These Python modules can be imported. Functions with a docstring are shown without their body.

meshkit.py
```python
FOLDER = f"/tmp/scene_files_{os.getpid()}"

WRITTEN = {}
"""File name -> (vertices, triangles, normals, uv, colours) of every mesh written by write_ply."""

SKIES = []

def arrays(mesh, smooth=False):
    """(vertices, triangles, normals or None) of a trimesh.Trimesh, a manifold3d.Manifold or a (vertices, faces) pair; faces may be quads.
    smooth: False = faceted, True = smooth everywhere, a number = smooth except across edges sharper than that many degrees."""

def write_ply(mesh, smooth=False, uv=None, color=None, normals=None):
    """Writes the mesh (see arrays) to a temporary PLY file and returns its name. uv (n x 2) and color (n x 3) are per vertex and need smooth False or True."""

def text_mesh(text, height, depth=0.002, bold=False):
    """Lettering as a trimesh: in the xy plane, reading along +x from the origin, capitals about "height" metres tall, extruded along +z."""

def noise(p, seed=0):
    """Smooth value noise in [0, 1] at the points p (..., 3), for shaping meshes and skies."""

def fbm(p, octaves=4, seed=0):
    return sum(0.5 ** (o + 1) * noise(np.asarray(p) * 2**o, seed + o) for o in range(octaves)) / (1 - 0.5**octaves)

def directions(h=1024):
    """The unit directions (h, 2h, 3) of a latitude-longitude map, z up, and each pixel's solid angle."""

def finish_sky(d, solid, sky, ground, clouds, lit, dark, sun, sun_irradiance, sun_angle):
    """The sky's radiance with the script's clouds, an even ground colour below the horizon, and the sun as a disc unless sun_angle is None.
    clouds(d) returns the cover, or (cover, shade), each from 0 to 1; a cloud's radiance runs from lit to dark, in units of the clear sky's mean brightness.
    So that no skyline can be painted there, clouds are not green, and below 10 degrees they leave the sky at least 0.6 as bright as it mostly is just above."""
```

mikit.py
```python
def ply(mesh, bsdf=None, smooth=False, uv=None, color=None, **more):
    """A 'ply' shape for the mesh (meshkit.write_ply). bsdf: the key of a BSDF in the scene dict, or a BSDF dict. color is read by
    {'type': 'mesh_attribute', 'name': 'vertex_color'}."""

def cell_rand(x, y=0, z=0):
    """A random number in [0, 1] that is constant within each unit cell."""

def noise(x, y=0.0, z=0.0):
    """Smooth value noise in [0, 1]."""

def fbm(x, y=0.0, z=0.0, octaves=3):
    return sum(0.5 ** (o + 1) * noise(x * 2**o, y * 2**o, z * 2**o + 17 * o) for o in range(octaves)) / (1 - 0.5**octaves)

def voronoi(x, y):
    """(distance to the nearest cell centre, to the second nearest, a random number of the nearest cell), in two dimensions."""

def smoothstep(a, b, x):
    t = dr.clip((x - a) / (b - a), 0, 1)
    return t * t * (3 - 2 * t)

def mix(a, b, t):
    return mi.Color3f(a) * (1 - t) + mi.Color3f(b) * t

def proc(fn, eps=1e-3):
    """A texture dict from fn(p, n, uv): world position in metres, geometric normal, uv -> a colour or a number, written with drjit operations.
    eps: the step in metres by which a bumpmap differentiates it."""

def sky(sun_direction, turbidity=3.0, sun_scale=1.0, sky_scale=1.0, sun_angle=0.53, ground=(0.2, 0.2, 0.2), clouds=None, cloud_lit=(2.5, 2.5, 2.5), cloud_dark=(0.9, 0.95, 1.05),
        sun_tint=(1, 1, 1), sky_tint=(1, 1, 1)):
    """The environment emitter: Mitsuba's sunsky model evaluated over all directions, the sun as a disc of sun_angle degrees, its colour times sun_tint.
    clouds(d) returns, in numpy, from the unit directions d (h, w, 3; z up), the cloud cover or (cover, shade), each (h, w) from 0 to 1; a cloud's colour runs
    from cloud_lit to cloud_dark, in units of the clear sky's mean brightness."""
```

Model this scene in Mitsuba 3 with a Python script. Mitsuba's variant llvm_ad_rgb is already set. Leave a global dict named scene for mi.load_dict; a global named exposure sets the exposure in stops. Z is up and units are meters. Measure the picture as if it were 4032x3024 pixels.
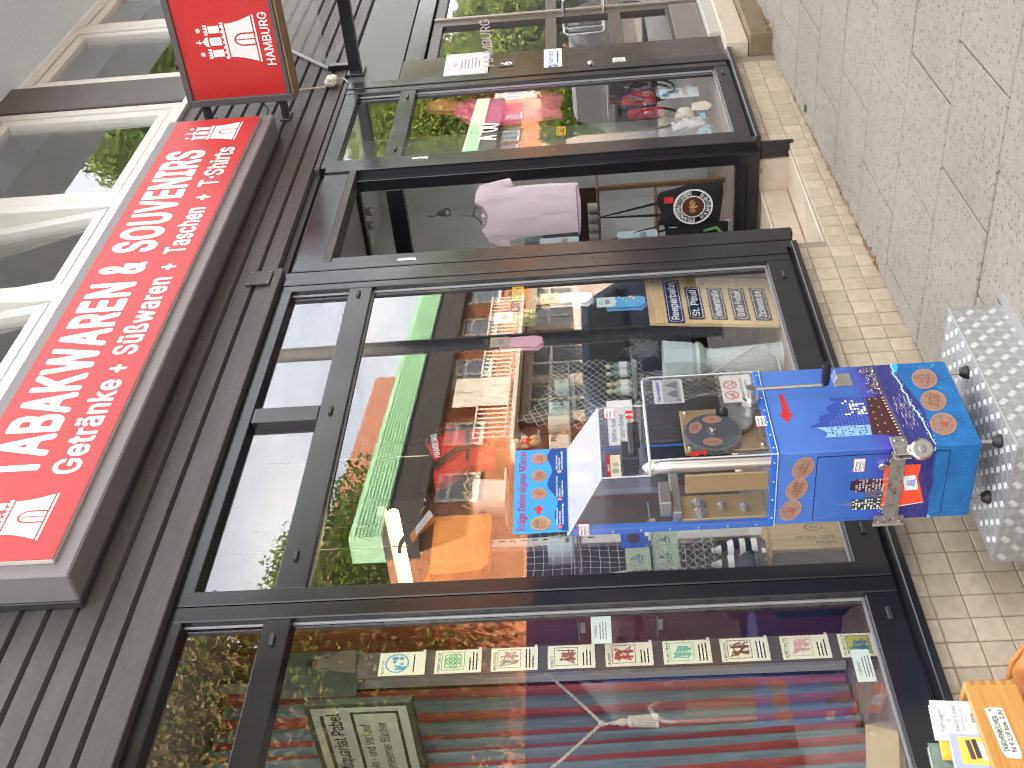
import math, random, numpy as np, trimesh, shapely, drjit as dr, mitsuba as mi, mikit, meshkit
from shapely import affinity
from shapely.geometry import Polygon, Point, box as sbox, LineString
from shapely.ops import unary_union
rng = random.Random(7); nrg = np.random.default_rng(7)
scene, labels = {}, {}
exposure = 3.55

# ------------------------------------------------------------------ camera (held upright-turned: the picture lies on its side)
F, YAW, PITCH, ROLL = 4600.0, math.radians(53.27), math.radians(4.19), math.radians(-3.37)
fw = np.array([math.sin(YAW), math.cos(YAW), 0]); rt = np.array([math.cos(YAW), -math.sin(YAW), 0]); uz = np.array([0, 0, 1.0])
f2 = math.cos(PITCH) * fw + math.sin(PITCH) * uz; u2 = -math.sin(PITCH) * fw + math.cos(PITCH) * uz
r3 = math.cos(ROLL) * rt + math.sin(ROLL) * u2
EYE = np.array([0, -3.4, 1.54])
scene['camera'] = {'type': 'perspective', 'fov': 2 * math.degrees(math.atan(2016 / F)), 'fov_axis': 'x', 'near_clip': 0.02, 'far_clip': 2000.0,
                   'to_world': mi.ScalarTransform4f().look_at(origin=EYE.tolist(), target=(EYE + f2).tolist(), up=r3.tolist())}
# ------------------------------------------------------------------ sky: sun behind the shop, thin bright cloud
def clouds(d):
    p = d / np.maximum(d[..., 2:3], 0.12)
    n = meshkit.fbm(p * np.array([1.1, 1.1, 0.0]) + 3.1, 5, 11)
    cover = np.clip((n - 0.30) / 0.22, 0, 1)
    return 0.62 + 0.38 * cover, np.clip((meshkit.fbm(p * 1.7, 4, 5) - 0.45) * 1.6, 0, 0.6)
scene['sky'] = mikit.sky((-0.45, 0.50, 0.95), turbidity=3, sun_scale=1.8, sun_angle=3.0, clouds=clouds, cloud_lit=(3.7, 3.65, 3.6), cloud_dark=(2.3, 2.3, 2.35))

# ------------------------------------------------------------------ helpers
def lin(c):
    if isinstance(c, str):
        v = [int(c[i:i + 2], 16) / 255 for i in (1, 3, 5)]
        return [x / 12.92 if x <= 0.04045 else ((x + 0.055) / 1.055) ** 2.4 for x in v]
    return list(c)
def mat(c, rough=0.5, metal=0.0, spec=0.5, coat=0.0):
    rgb = [round(x, 4) for x in lin(c)]
    k = 'm_' + '_'.join(str(int(x * 1000)) for x in rgb) + f'_{int(rough*100)}_{int(metal*100)}_{int(coat*100)}'
    if k not in scene:
        b = {'type': 'principled', 'base_color': {'type': 'rgb', 'value': rgb}, 'roughness': rough, 'metallic': metal, 'specular': spec}
        if coat: b['clearcoat'] = coat; b['clearcoat_gloss'] = 0.9
        scene[k] = {'type': 'twosided', 'bsdf': b}
    return k
def pmat(name, fn, rough=0.5, metal=0.0, spec=0.5, bump=None, bscale=1.0, eps=1e-3, rfn=None):
    b = {'type': 'principled', 'base_color': mikit.proc(fn), 'roughness': mikit.proc(rfn) if rfn else rough, 'metallic': metal, 'specular': spec}
    if bump is not None: b = {'type': 'bumpmap', 'arbitrary': mikit.proc(bump, eps), 'scale': bscale, 'bsdf': b}
    scene[name] = {'type': 'twosided', 'bsdf': b}
    return name
used = {}
def num(k):
    n = used.get(k, 0); used[k] = n + 1
    return k if n == 0 else f'{k}_{n:03d}'
def cat(ms): 
    ms = [m for m in ms if m is not None]
    return trimesh.util.concatenate(ms) if len(ms) > 1 else ms[0]
def add(k, mesh, m, smooth=False, uv=None, kind=None, **more):
    k = num(k)
    if isinstance(mesh, list): mesh = cat(mesh)
    scene[k] = mikit.ply(mesh, m, smooth=smooth, uv=uv, **more)
    if kind: labels[k] = {'kind': kind}
    return k
def thing(name, label, category, group=None):
    k = num(name); labels[k] = {'label': label, 'category': category}
    if group: labels[k]['group'] = group
    return k
def tag(k, label, category=None, group=None, kind=None):
    d = labels.setdefault(k, {})
    for a, b in (('label', label), ('category', category), ('group', group), ('kind', kind)):
        if b: d[a] = b
    return k
def solo(name, mesh, m, label, category, group=None, smooth=False, **more):
    return tag(add(name, mesh, m, smooth, **more), label, category, group)
def bx(x0, x1, y0, y1, z0, z1, b=0.0):
    e = np.array([x1 - x0, y1 - y0, z1 - z0]); c = np.array([x0 + x1, y0 + y1, z0 + z1]) / 2
    if b <= 0: m = trimesh.creation.box(e)
    else:
        b = min(b, e.min() / 2.2); h = e / 2; pts = []
        for sx in (-1, 1):
            for sy in (-1, 1):
                for sz in (-1, 1):
                    s = np.array([sx, sy, sz])
                    for a in range(3):
                        q = h - b; q = q.copy(); q[a] = h[a]; pts.append(s * q)
        m = trimesh.convex.convex_hull(np.array(pts))
    m.apply_translation(c); return m
def tube(pts, r, n=8, cap=True):
    p = np.asarray(pts, float); r = np.broadcast_to(np.asarray(r, float), (len(p),))
    t = np.gradient(p, axis=0); t /= np.linalg.norm(t, axis=1, keepdims=True) + 1e-12
    ref = np.array([0, 0, 1.0]) if abs(t[0][2]) < 0.9 else np.array([1.0, 0, 0])
    A, B = [], []
    for k in range(len(p)):
        a = np.cross(t[k], ref); a /= np.linalg.norm(a) + 1e-12; b = np.cross(t[k], a); ref = np.cross(a, t[k]); A.append(a); B.append(b)
    A, B = np.array(A), np.array(B); an = np.arange(n) * 2 * np.pi / n
    v = p[:, None] + r[:, None, None] * (np.cos(an)[None, :, None] * A[:, None] + np.sin(an)[None, :, None] * B[:, None])
    v = v.reshape(-1, 3); f = []
    for i in range(len(p) - 1):
        for j in range(n):
            a, b_, c, d = i * n + j, i * n + (j + 1) % n, (i + 1) * n + (j + 1) % n, (i + 1) * n + j
            f += [[a, b_, c], [a, c, d]]
    if cap:
        v = np.vstack([v, p[0], p[-1]]); i0, i1 = len(v) - 2, len(v) - 1; o = (len(p) - 1) * n
        for j in range(n): f += [[i0, (j + 1) % n, j], [i1, o + j, o + (j + 1) % n]]
    m = trimesh.Trimesh(v, np.array(f), process=False); m.fix_normals() if len(p) < 3 else None
    return m
def lathe(prof, c, n=24):
    m = trimesh.creation.revolve(np.array(prof, float), sections=n); m.apply_translation(c); return m
def FR(x, y, z):   # street-facing plane: u -> +x, v -> +z, w -> -y
    T = np.eye(4); T[:3, 0] = (1, 0, 0); T[:3, 1] = (0, 0, 1); T[:3, 2] = (0, -1, 0); T[:3, 3] = (x, y, z); return T
def LF(x, y, z):   # plane facing -x: u -> -y, v -> +z, w -> -x
    T = np.eye(4); T[:3, 0] = (0, -1, 0); T[:3, 1] = (0, 0, 1); T[:3, 2] = (-1, 0, 0); T[:3, 3] = (x, y, z); return T
def PL(o, U, V):
    U, V = np.array(U, float), np.array(V, float); U /= np.linalg.norm(U); V /= np.linalg.norm(V)
    T = np.eye(4); T[:3, 0] = U; T[:3, 1] = V; T[:3, 2] = np.cross(U, V); T[:3, 3] = o; return T
def rotT(T, deg): 
    R = trimesh.transformations.rotation_matrix(math.radians(deg), (0, 0, 1)); return T @ R
def ext(poly, d, T=None, w0=0.0):
    gs = [g for g in (poly.geoms if hasattr(poly, 'geoms') else [poly]) if g.geom_type == 'Polygon' and g.area > 1e-9]
    m = cat([trimesh.creation.extrude_polygon(g, d, engine='earcut') for g in gs])
    if w0: m.apply_translation((0, 0, w0))
    if T is not None: m.apply_transform(T)
    return m
TX = {}
def txt(s, h, T, w=None, d=0.001, bold=False, w0=0.0, center=False):
    k = (s, bold)
    if k not in TX:
        m = meshkit.text_mesh(s, 1.0, 1.0, bold); m.apply_translation((-m.bounds[0][0], 0, 0)); TX[k] = m
    m = TX[k].copy(); W = m.bounds[1][0] * h
    sx = h * (w / W if w else 1.0); W = m.bounds[1][0] * sx
    m.apply_scale((sx, h, d)); m.apply_translation((-W / 2 if center else 0, 0, w0)); m.apply_transform(T); return m
def tpoly(s, bold=False):
    txt(s, 1, np.eye(4), bold=bold); m = TX[(s, bold)]
    top = m.faces[(m.face_normals[:, 2] > 0.9)]
    return unary_union([Polygon(m.vertices[f][:, :2]).buffer(1e-5) for f in top])
def rtxt(s, h, w, T, d, grow=0.05, rnd=0.05):   # heavy lettering with rounded ends
    p = tpoly(s, False); gs = list(p.geoms) if hasattr(p, 'geoms') else [p]
    p = unary_union([affinity.scale(g, .93, 1) for g in gs]).buffer(grow + .045 + rnd, quad_segs=4).buffer(-rnd, quad_segs=4).simplify(0.003)
    p = p.buffer(-.03).buffer(.03, quad_segs=4)
    x0, _, x1, _ = p.bounds; p = affinity.translate(p, -x0, 0); p = affinity.scale(p, w / (x1 - x0), h, origin=(0, 0))
    return ext(p, d, T)
def lines(T, x0, x1, z0, n, gap, h, seed=0, d=0.0006):   # lines of print too small to read
    r = random.Random(seed)
    return cat([ext(sbox(x0, z0 - i * gap, x0 + (x1 - x0) * r.uniform(0.6, 1), z0 - i * gap + h), d, T) for i in range(n)])
def sheet(T, w, h, t=0.0008): return ext(sbox(0, 0, w, h), t, T)
def pane(x0, x1, y, z0, z1):
    return trimesh.Trimesh([[x0, y, z0], [x1, y, z0], [x1, y, z1], [x0, y, z1]], [[0, 1, 2], [0, 2, 3]], process=False)
def quad(*p): return trimesh.Trimesh(np.array(p, float), [[0, 1, 2], [0, 2, 3]], process=False)
def grid(fn, nu, nv):   # fn(u,v arrays 0..1) -> points, uv
    u, v = np.meshgrid(np.linspace(0, 1, nu), np.linspace(0, 1, nv), indexing='ij')
    P = fn(u, v).reshape(-1, 3); i = np.arange(nu * nv).reshape(nu, nv)
    a, b, c, d = i[:-1, :-1].ravel(), i[1:, :-1].ravel(), i[1:, 1:].ravel(), i[:-1, 1:].ravel()
    return trimesh.Trimesh(P, np.vstack([np.c_[a, b, c], np.c_[a, c, d]]), process=False), np.c_[u.ravel(), v.ravel()]
def blob(c, r, sub=2, seed=0, amp=0.0):
    m = trimesh.creation.icosphere(subdivisions=sub); v = m.vertices
    if amp: v = v * (1 + amp * (meshkit.noise(v * 2.3 + seed) - 0.5)[:, None])
    m.vertices = v * np.array(r) + np.array(c); return m
def cloth(poly, T, thick, puff, res=0.012, wave=0.0, seed=0, wf=18.0):
    """a flat cut of cloth: two faces puffed apart towards the middle, gently folded"""
    x0, y0, x1, y1 = poly.bounds; nx, ny = max(3, int((x1 - x0) / res)), max(3, int((y1 - y0) / res))
    pts = [p for x in np.linspace(x0, x1, nx)[1:-1] for y in np.linspace(y0, y1, ny)[1:-1] for p in [(x, y)] if poly.buffer(-res * 0.6).contains(Point(p))]
    ring = poly.exterior; L = ring.length; n = max(12, int(L / res))
    edge = [ring.interpolate(L * k / n).coords[0] for k in range(n)]
    from scipy.spatial import Delaunay
    P = np.array(edge + pts); D = Delaunay(P); cen = P[D.simplices].mean(1)
    keep = shapely.contains_xy(poly.buffer(1e-6), cen[:, 0], cen[:, 1]); f = D.simplices[keep]
    a = P[f]; s = (a[:, 1, 0] - a[:, 0, 0]) * (a[:, 2, 1] - a[:, 0, 1]) - (a[:, 2, 0] - a[:, 0, 0]) * (a[:, 1, 1] - a[:, 0, 1]); f[s < 0] = f[s < 0][:, ::-1]
    dist = np.array([ring.distance(Point(p)) for p in P]); dist[:len(edge)] = 0
    q = np.c_[P * wf, np.full(len(P), seed + .5)]; q[:, 1] *= .35
    w = wave * (meshkit.fbm(q, 3, seed) - 0.5)
    up = thick / 2 + puff * (1 - np.exp(-dist / 0.05))
    V = np.vstack([np.c_[P, up + w], np.c_[P, -up * 0.6 + w]]); N = len(P)
    e = [[k, N + k, N + (k + 1) % len(edge)] for k in range(len(edge))] + [[k, N + (k + 1) % len(edge), (k + 1) % len(edge)] for k in range(len(edge))]
    m = trimesh.Trimesh(V, np.vstack([f, f[:, ::-1] + N, e]), process=False); m.apply_transform(T); return m
poly = lambda *p: Polygon(p)

# ------------------------------------------------------------------ materials
noise, fbm, vor, cell, sst, mix = mikit.noise, mikit.fbm, mikit.voronoi, mikit.cell_rand, mikit.smoothstep, mikit.mix
def f_black(p, n, uv):
    return mix((.009, .0085, .011), (.019, .018, .021), fbm(p.x * 5, p.y * 5, p.z * 1.6, 3))
BLACK = pmat('mat_black_paint', f_black, spec=.6, rfn=lambda p, n, uv: .10 + .17 * fbm(p.x * 9, p.y * 9, p.z * 3, 3))
def f_clad(p, n, uv):
    a = fbm(p.x * 1.3, p.y * 7, p.z * 11, 4); b = fbm(p.x * 40, p.y * 9, p.z * 40, 2)
    c = mix((.050, .046, .046), (.082, .074, .071), a)
    return c * (0.88 + 0.24 * b)
CLAD = pmat('mat_cladding', f_clad, spec=.4, rfn=lambda p, n, uv: .36 + .22 * fbm(p.x * 3, p.y * 3, p.z * 12, 3))
def f_tile(p, n, uv):
    r = cell(dr.floor((p.x - 3.405) / .1123), 3, dr.floor((p.z - .111) / .117))
    b = fbm(p.x * 30, p.y * 30, p.z * 30, 3); low = sst(.22, -.02, p.z) * fbm(p.x * 6, 2, p.z * 9, 3)
    c = mix((.46, .385, .285), (.56, .475, .365), r) * (.86 + .26 * b)
    return mix(c, (.24, .18, .12), .55 * low)
TILE = pmat('mat_tile', f_tile, rough=.38, spec=.4)
def f_step(p, n, uv):
    b = fbm(p.x * 14, p.y * 14, p.z * 14, 4); c = mix((.50, .42, .32), (.60, .52, .42), b)
    return mix(c, (.30, .23, .17), .5 * sst(.55, .8, fbm(p.x * 4, p.y * 9, p.z * 3, 3)))
STEP = pmat('mat_step', f_step, rough=.5)
def f_slab(p, n, uv):
    d1, d2, r = vor(p.x * 95, p.y * 95); e1, e2, r2 = vor(p.x * 42 + 7, p.y * 42)
    r0 = cell(dr.floor(p.x / .592 - 4.06 / .592), 5, dr.floor(p.y * 2))
    c = mix((.232, .210, .180), (.300, .275, .240), fbm(p.x * 1.9, p.y * 1.9, 3, 4)) * (.9 + .2 * fbm(p.x * 33, p.y * 33, 1, 2))
    st = sst(.42, .26, d1)
    c = mix(c, mix((.10, .093, .082), (.40, .38, .35), r), .42 * st * dr.select(r > .55, 1.0, dr.select(r < .2, .85, .0)))
    return mix(c, (.13, .125, .115), .8 * sst(.36, .22, e1) * dr.select(r2 > .8, 1.0, .0))
SLAB = pmat('mat_slab', f_slab, rough=.75, spec=.3)
def f_ground(p, n, uv):
    jx = dr.abs((p.x - 4.06) / .592 - dr.floor((p.x - 4.06) / .592) - .5); k = dr.floor((p.x - 4.06) / .592)
    yy = (p.y + .965) / .56 + .5 * (k - 2 * dr.floor(k / 2)); jy = dr.abs(yy - dr.floor(yy) - .5)
    j = dr.maximum(sst(.485, .495, jx), sst(.485, .495, jy))
    c = mix((.22, .205, .19), (.30, .285, .265), fbm(p.x * 2, p.y * 2, 3, 4)) * (.85 + .3 * fbm(p.x * 45, p.y * 45, 1, 2))
    return mix(c, (.05, .045, .04), j)
GROUND = pmat('mat_far_slabs', f_ground, rough=.8, spec=.3)
JOINT = pmat('mat_joint', lambda p, n, uv: mix((.075, .068, .058), (.13, .12, .10), fbm(p.x * 60, p.y * 60, 2, 3)), rough=.95)
ASPH = pmat('mat_asphalt', lambda p, n, uv: mix((.04, .04, .042), (.075, .073, .07), fbm(p.x * 20, p.y * 20, 1, 3)), rough=.85)
def f_stucco(p, n, uv):
    return mix((.62, .68, .73), (.72, .78, .83), fbm(p.x * .8, p.y, p.z * .5, 3)) * (.93 + .1 * fbm(p.x * 60, p.y * 60, p.z * 60, 2))
STUCCO = pmat('mat_stucco', f_stucco, rough=.9, bump=lambda p, n, uv: fbm(p.x * 90, p.y * 90, p.z * 90, 3), bscale=.004)
def f_brick(p, n, uv):
    w = p.x + .3 * p.y; row = dr.floor(p.z / .075); xx = w / .22 + .5 * (row - 2 * dr.floor(row / 2)); k = dr.floor(xx)
    fx, fz = xx - k, p.z / .075 - row
    m = dr.maximum(sst(.44, .47, dr.abs(fx - .5)), sst(.40, .45, dr.abs(fz - .5)))
    c = mix((.44, .135, .048), (.60, .215, .085), cell(k, row, 1)) * (.85 + .3 * noise(p.x * 2, 1, p.z * 2))
    return mix(c, (.42, .30, .22), m)
BRICK = pmat('mat_brick', f_brick, rough=.85)
def f_pine(p, n, uv):
    g = noise(p.x * 3, p.y * 3, p.z * 130 + 6 * fbm(p.x * 3, p.y * 3, p.z * 5, 2)); g2 = noise(p.x * 4 + 9, p.y * 4, p.z * 40)
    return mix((.62, .33, .10), (.40, .17, .035), g * .65 + .3 * g2)
PINE = pmat('mat_pine', f_pine, rough=.35, spec=.5)
def f_pale(p, n, uv):
    g = noise(p.x * 90 + 5 * fbm(p.x * 4, p.y * 4, p.z * 2, 2), p.y * 30, p.z * 3)
    return mix((.50, .37, .20), (.36, .24, .11), g)
PALE = pmat('mat_pale_wood', f_pale, rough=.6)
PALEH = pmat('mat_pale_wood_plank', lambda p, n, uv: mix((.80, .62, .34), (.66, .47, .22), noise(p.x * 3, p.y * 30, p.z * 90 + 5 * fbm(p.x * 4, p.y * 4, p.z * 2, 2))), rough=.5)
FLOOR = pmat('mat_floor', lambda p, n, uv: mix((.26, .20, .16), (.36, .30, .25), noise(p.x * 60, p.y * 4, 1)), rough=.6)
def f_alu(p, n, uv): return mix((.36, .36, .355), (.50, .50, .495), fbm(p.x * 7, p.y * 7, p.z * 7, 4))
ALU = pmat('mat_tread_aluminium', f_alu, metal=.6, rfn=lambda p, n, uv: .36 + .3 * fbm(p.x * 25, p.y * 25, p.z * 25, 3))
BARM = pmat('mat_tread_bar', lambda p, n, uv: mix((.56, .56, .55), (.72, .72, .71), fbm(p.x * 7, p.y * 7, p.z * 7, 3)), metal=.6, rough=.32)
RUSTY = pmat('mat_worn_steel', lambda p, n, uv: mix((.34, .32, .29), (.20, .13, .09), sst(.5, .72, fbm(p.x * 60, p.y * 60, p.z * 60, 3))), metal=.65, rough=.45)
def f_cab(p, n, uv):   # printed wrap: blue evening sky, dark river band, blue sea below
    wob = .012 * (noise((p.x - p.y) * 14, 2, 1) - .5)
    s = mix((.065, .165, .48), (.042, .115, .40), sst(.95, .62, p.z)); s = mix(s, (.060, .055, .34), sst(.64, .56, p.z))
    riv = mix((.012, .016, .14), (.05, .045, .21), noise((p.x - p.y) * 40, 1, p.z * 160))
    sea = mix((.008, .10, .30), (.014, .16, .42), noise((p.x - p.y) * 16, 4, p.z * 20))
    spk = dr.select(noise((p.x - p.y) * 160, 3, p.z * 160) > .93, 1.0, 0.0) * sst(.42, .36, p.z)
    sea = mix(sea, (.25, .55, .75), spk)
    lev = .405 + wob + sst(3.25, 3.56, p.x) * .045
    return mix(mix(sea, riv, sst(lev - .004, lev + .004, p.z)), s, sst(.548, .556, p.z + .4 * wob))
CAB = pmat('mat_printed_wrap', f_cab, rough=.24, spec=.5)
COPPER = pmat('mat_copper', lambda p, n, uv: mix((.33, .175, .125), (.49, .31, .245), fbm(p.x * 70, p.y * 70, p.z * 70, 2)), metal=.45, rough=.35)
def f_curt(p, n, uv):
    s = uv.x * 34 + 34 * dr.maximum(uv.x - .13, 0); k = dr.floor(s); odd = k - 2 * dr.floor(k / 2); fr = s - k
    c = mix((.40, .095, .080), (.17, .225, .24), dr.select(odd > .5, 1.0, .0))
    return c * (.85 + .3 * noise(uv.x * 300, uv.y * 30, 1))
CURT = pmat('mat_curtain', f_curt, rough=.95)
SIGNGREY = mat((.20, .185, .19), .5); DGREY = mat((.035, .033, .035), .4); RED = mat((.48, .028, .030), .42, coat=.15); RED2 = mat((.50, .026, .024), .3)
WHITE = mat((.78, .78, .76), .4); PVC = mat((.60, .60, .57), .3); PAPER = mat((.74, .74, .71), .8); INK = mat((.02, .02, .022), .8); GREYINK = mat((.22, .22, .23), .8)
STEEL = mat((.62, .61, .58), .22, 1.0); CHROME = mat((.75, .75, .76), .08, 1.0); DSTEEL = mat((.30, .30, .295), .38, .7); BRASS = mat((.40, .29, .15), .42, .6)
BLUE = mat((.016, .12, .48), .3); CREAM = mat((.68, .62, .48), .6); BLKCLOTH = mat((.014, .014, .016), .95); NAVY = mat((.012, .018, .05), .95)
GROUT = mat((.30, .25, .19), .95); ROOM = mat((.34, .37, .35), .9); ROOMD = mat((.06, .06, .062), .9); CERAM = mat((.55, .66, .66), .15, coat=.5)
scene['mat_glass'] = {'type': 'thindielectric', 'int_ior': 1.92}
scene['mat_acrylic'] = {'type': 'thindielectric', 'int_ior': 1.5}
scene['mat_hood'] = {'type': 'thindielectric', 'int_ior': 1.65}
GLASS, ACRYL = 'mat_glass', 'mat_acrylic'
def leafmat(k, c, t):
    scene[k] = {'type': 'principledthin', 'base_color': {'type': 'rgb', 'value': list(c)}, 'roughness': .6, 'diff_trans': t, 'spec_trans': 0.0}
    return k
LEAFG, LEAFY, LEAFB = leafmat('mat_leaf_green', (.085, .135, .030), .7), leafmat('mat_leaf_light', (.17, .22, .055), .8), leafmat('mat_leaf_rust', (.21, .155, .075), .8)

# ------------------------------------------------------------------ ground
zg = lambda x: .027 * (np.clip(x, -2, 10) - 4.55)
def strip(x0, x1, y0, y1, dz, nx=60):
    return grid(lambda u, v: np.stack([x0 + (x1 - x0) * u, y0 + (y1 - y0) * v, zg(x0 + (x1 - x0) * u) + dz], -1), nx, 2)[0]
add('ground', quad((-300, -300, -.6), (300, -300, -.6), (300, 300, -.6), (-300, 300, -.6)), ASPH, kind='structure')
add('road', strip(-60, 160, -60, -5.05, -.14, 300), ASPH, kind='structure')
pv = add('pavement', [strip(-60, .5, -4.9, .3, -.004, 40), strip(.5, 13.6, -4.9, -3.25, -.004, 60), strip(13.6, 160, -4.9, .3, -.004, 60)], GROUND, kind='structure')
add(pv + '__joint_bed', strip(.48, 13.62, -3.27, .3, -.016), JOINT)
add('kerb', [bx(x, x + .99, -5.05, -4.9, zg(x) - .16, zg(x) + .004, .012) for x in np.arange(-10, 60, 1.0)], mat((.33, .32, .30), .8), kind='structure')
for k in range(-6, 16):
    x0 = 4.06 + .592 * k + .0042; x1 = x0 + .5836
    y1 = -.965 + (.28 if k % 2 else 0) + .56 * 2
    while y1 > -3.3:
        a, b = y1 - .56 + .0042, min(y1 - .0042, -.012); y1 -= .56
        if a > -.03 or b - a < .03: continue
        dz = nrg.uniform(-.0025, .0025); m = bx(x0, x1, a, b, -.05, 0, .006)
        m.vertices[:, 2] += zg(m.vertices[:, 0]) + dz
        add(pv + '__slab', m, SLAB)
# ------------------------------------------------------------------ the shop building
B = thing('shop_building', 'shop building with dark cladding, black framed shop windows and a beige tiled plinth', 'building')
add(B + '__overhang', [bx(-8, 22, -.94, .5, 6.12, 9.6)], STUCCO)
add(B + '__wall', [ bx(-8, 2.0, .02, .5, 4.45, 6.118), bx(12.4, 22, .02, .5, 4.45, 6.118), bx(12.4, 22, 0, .5, -.3, 3.3),
                   bx(-8, 22, .5, 9, 9.4, 9.6), bx(-8, -7.8, .5, 9, -.3, 9.4), bx(21.8, 22, .5, 9, -.3, 9.4), bx(-7.8, 21.8, 8.8, 9, -.3, 9.4)], STUCCO)
add(B + '__wall_core', [bx(-8, 12.4, .02, .42, 3.3, 4.46)], ROOMD)
# cladding boards
for i in range(10):
    z0 = 3.337 + .1165 * i
    for (xa, xb) in ((-3, 2.1), (2.103, 7.3), (7.303, 12.4)):
        p = Polygon([(0, z0), (.012, z0 + .001), (.034, z0 + .013), (.026, z0 + .108), (0, z0 + .108)])
        m = trimesh.creation.extrude_polygon(p, xb - xa); v = m.vertices.copy(); m.vertices = np.c_[xa + v[:, 2], .015 - v[:, 0], v[:, 1]]; m.fix_normals()
        add(B + '__cladding_board', m, CLAD)
add(B + '__joint_cover', bx(5.60, 5.74, -.034, -.022, 3.36, 3.50, .002), CLAD)
for dx, dz in ((.012, .015), (.012, .125), (.128, .015), (.128, .125)): add(B + '__joint_cover__screw', lathe([(0, 0), (.006, 0), (.004, .003), (0, .003)], (0, 0, 0), 8).apply_transform(FR(5.60 + dx, -.034, 3.36 + dz)), DSTEEL)
add(B + '__cap_rail', bx(-3, 5.69, -.075, .0, 3.283, 3.330, .004), CLAD)
add(B + '__cap_rail', bx(7.0, 8.46, -.04, .0, 3.292, 3.326, .004), CLAD)
# plinth with tiles
pl = add(B + '__plinth', [bx(.3, 5.72, .006, .40, -.3, .41), bx(6.99, 8.46, .006, .40, -.3, .41), bx(5.72, 6.99, .006, .06, -.3, .222)], GROUT)
for r in range(4):
    z0, z1 = [(-.12, .107), (.111, .223), (.229, .341), (.347, .411)][r]
    if r == 0: z0 = -.006
    k = -15
    for k in range(-15, 45):
        x0 = 3.405 + .1123 * k + .003; x1 = x0 + .1063
        if x1 > 8.44 or x0 < 1.7: continue
        if x1 > 5.74 and x0 < 6.98 and r > 1: continue
        zz0, zz1 = (max(z0, zg(x0) - .03), z1)
        if zz1 - zz0 < .01: continue
        add(pl + '__tile', bx(x0, x1, -.002 + nrg.uniform(-.0008, .0008), .02, zz0, zz1, .0025), TILE)
for r in (0,):   # lower row under the first
    for k in range(-15, 18):
        x0 = 3.405 + .1123 * k + .003
        if x0 < 1.7: continue
        add(pl + '__tile', bx(x0, x0 + .1063, -.002, .02, -.12, -.012, .0025), TILE)
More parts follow.
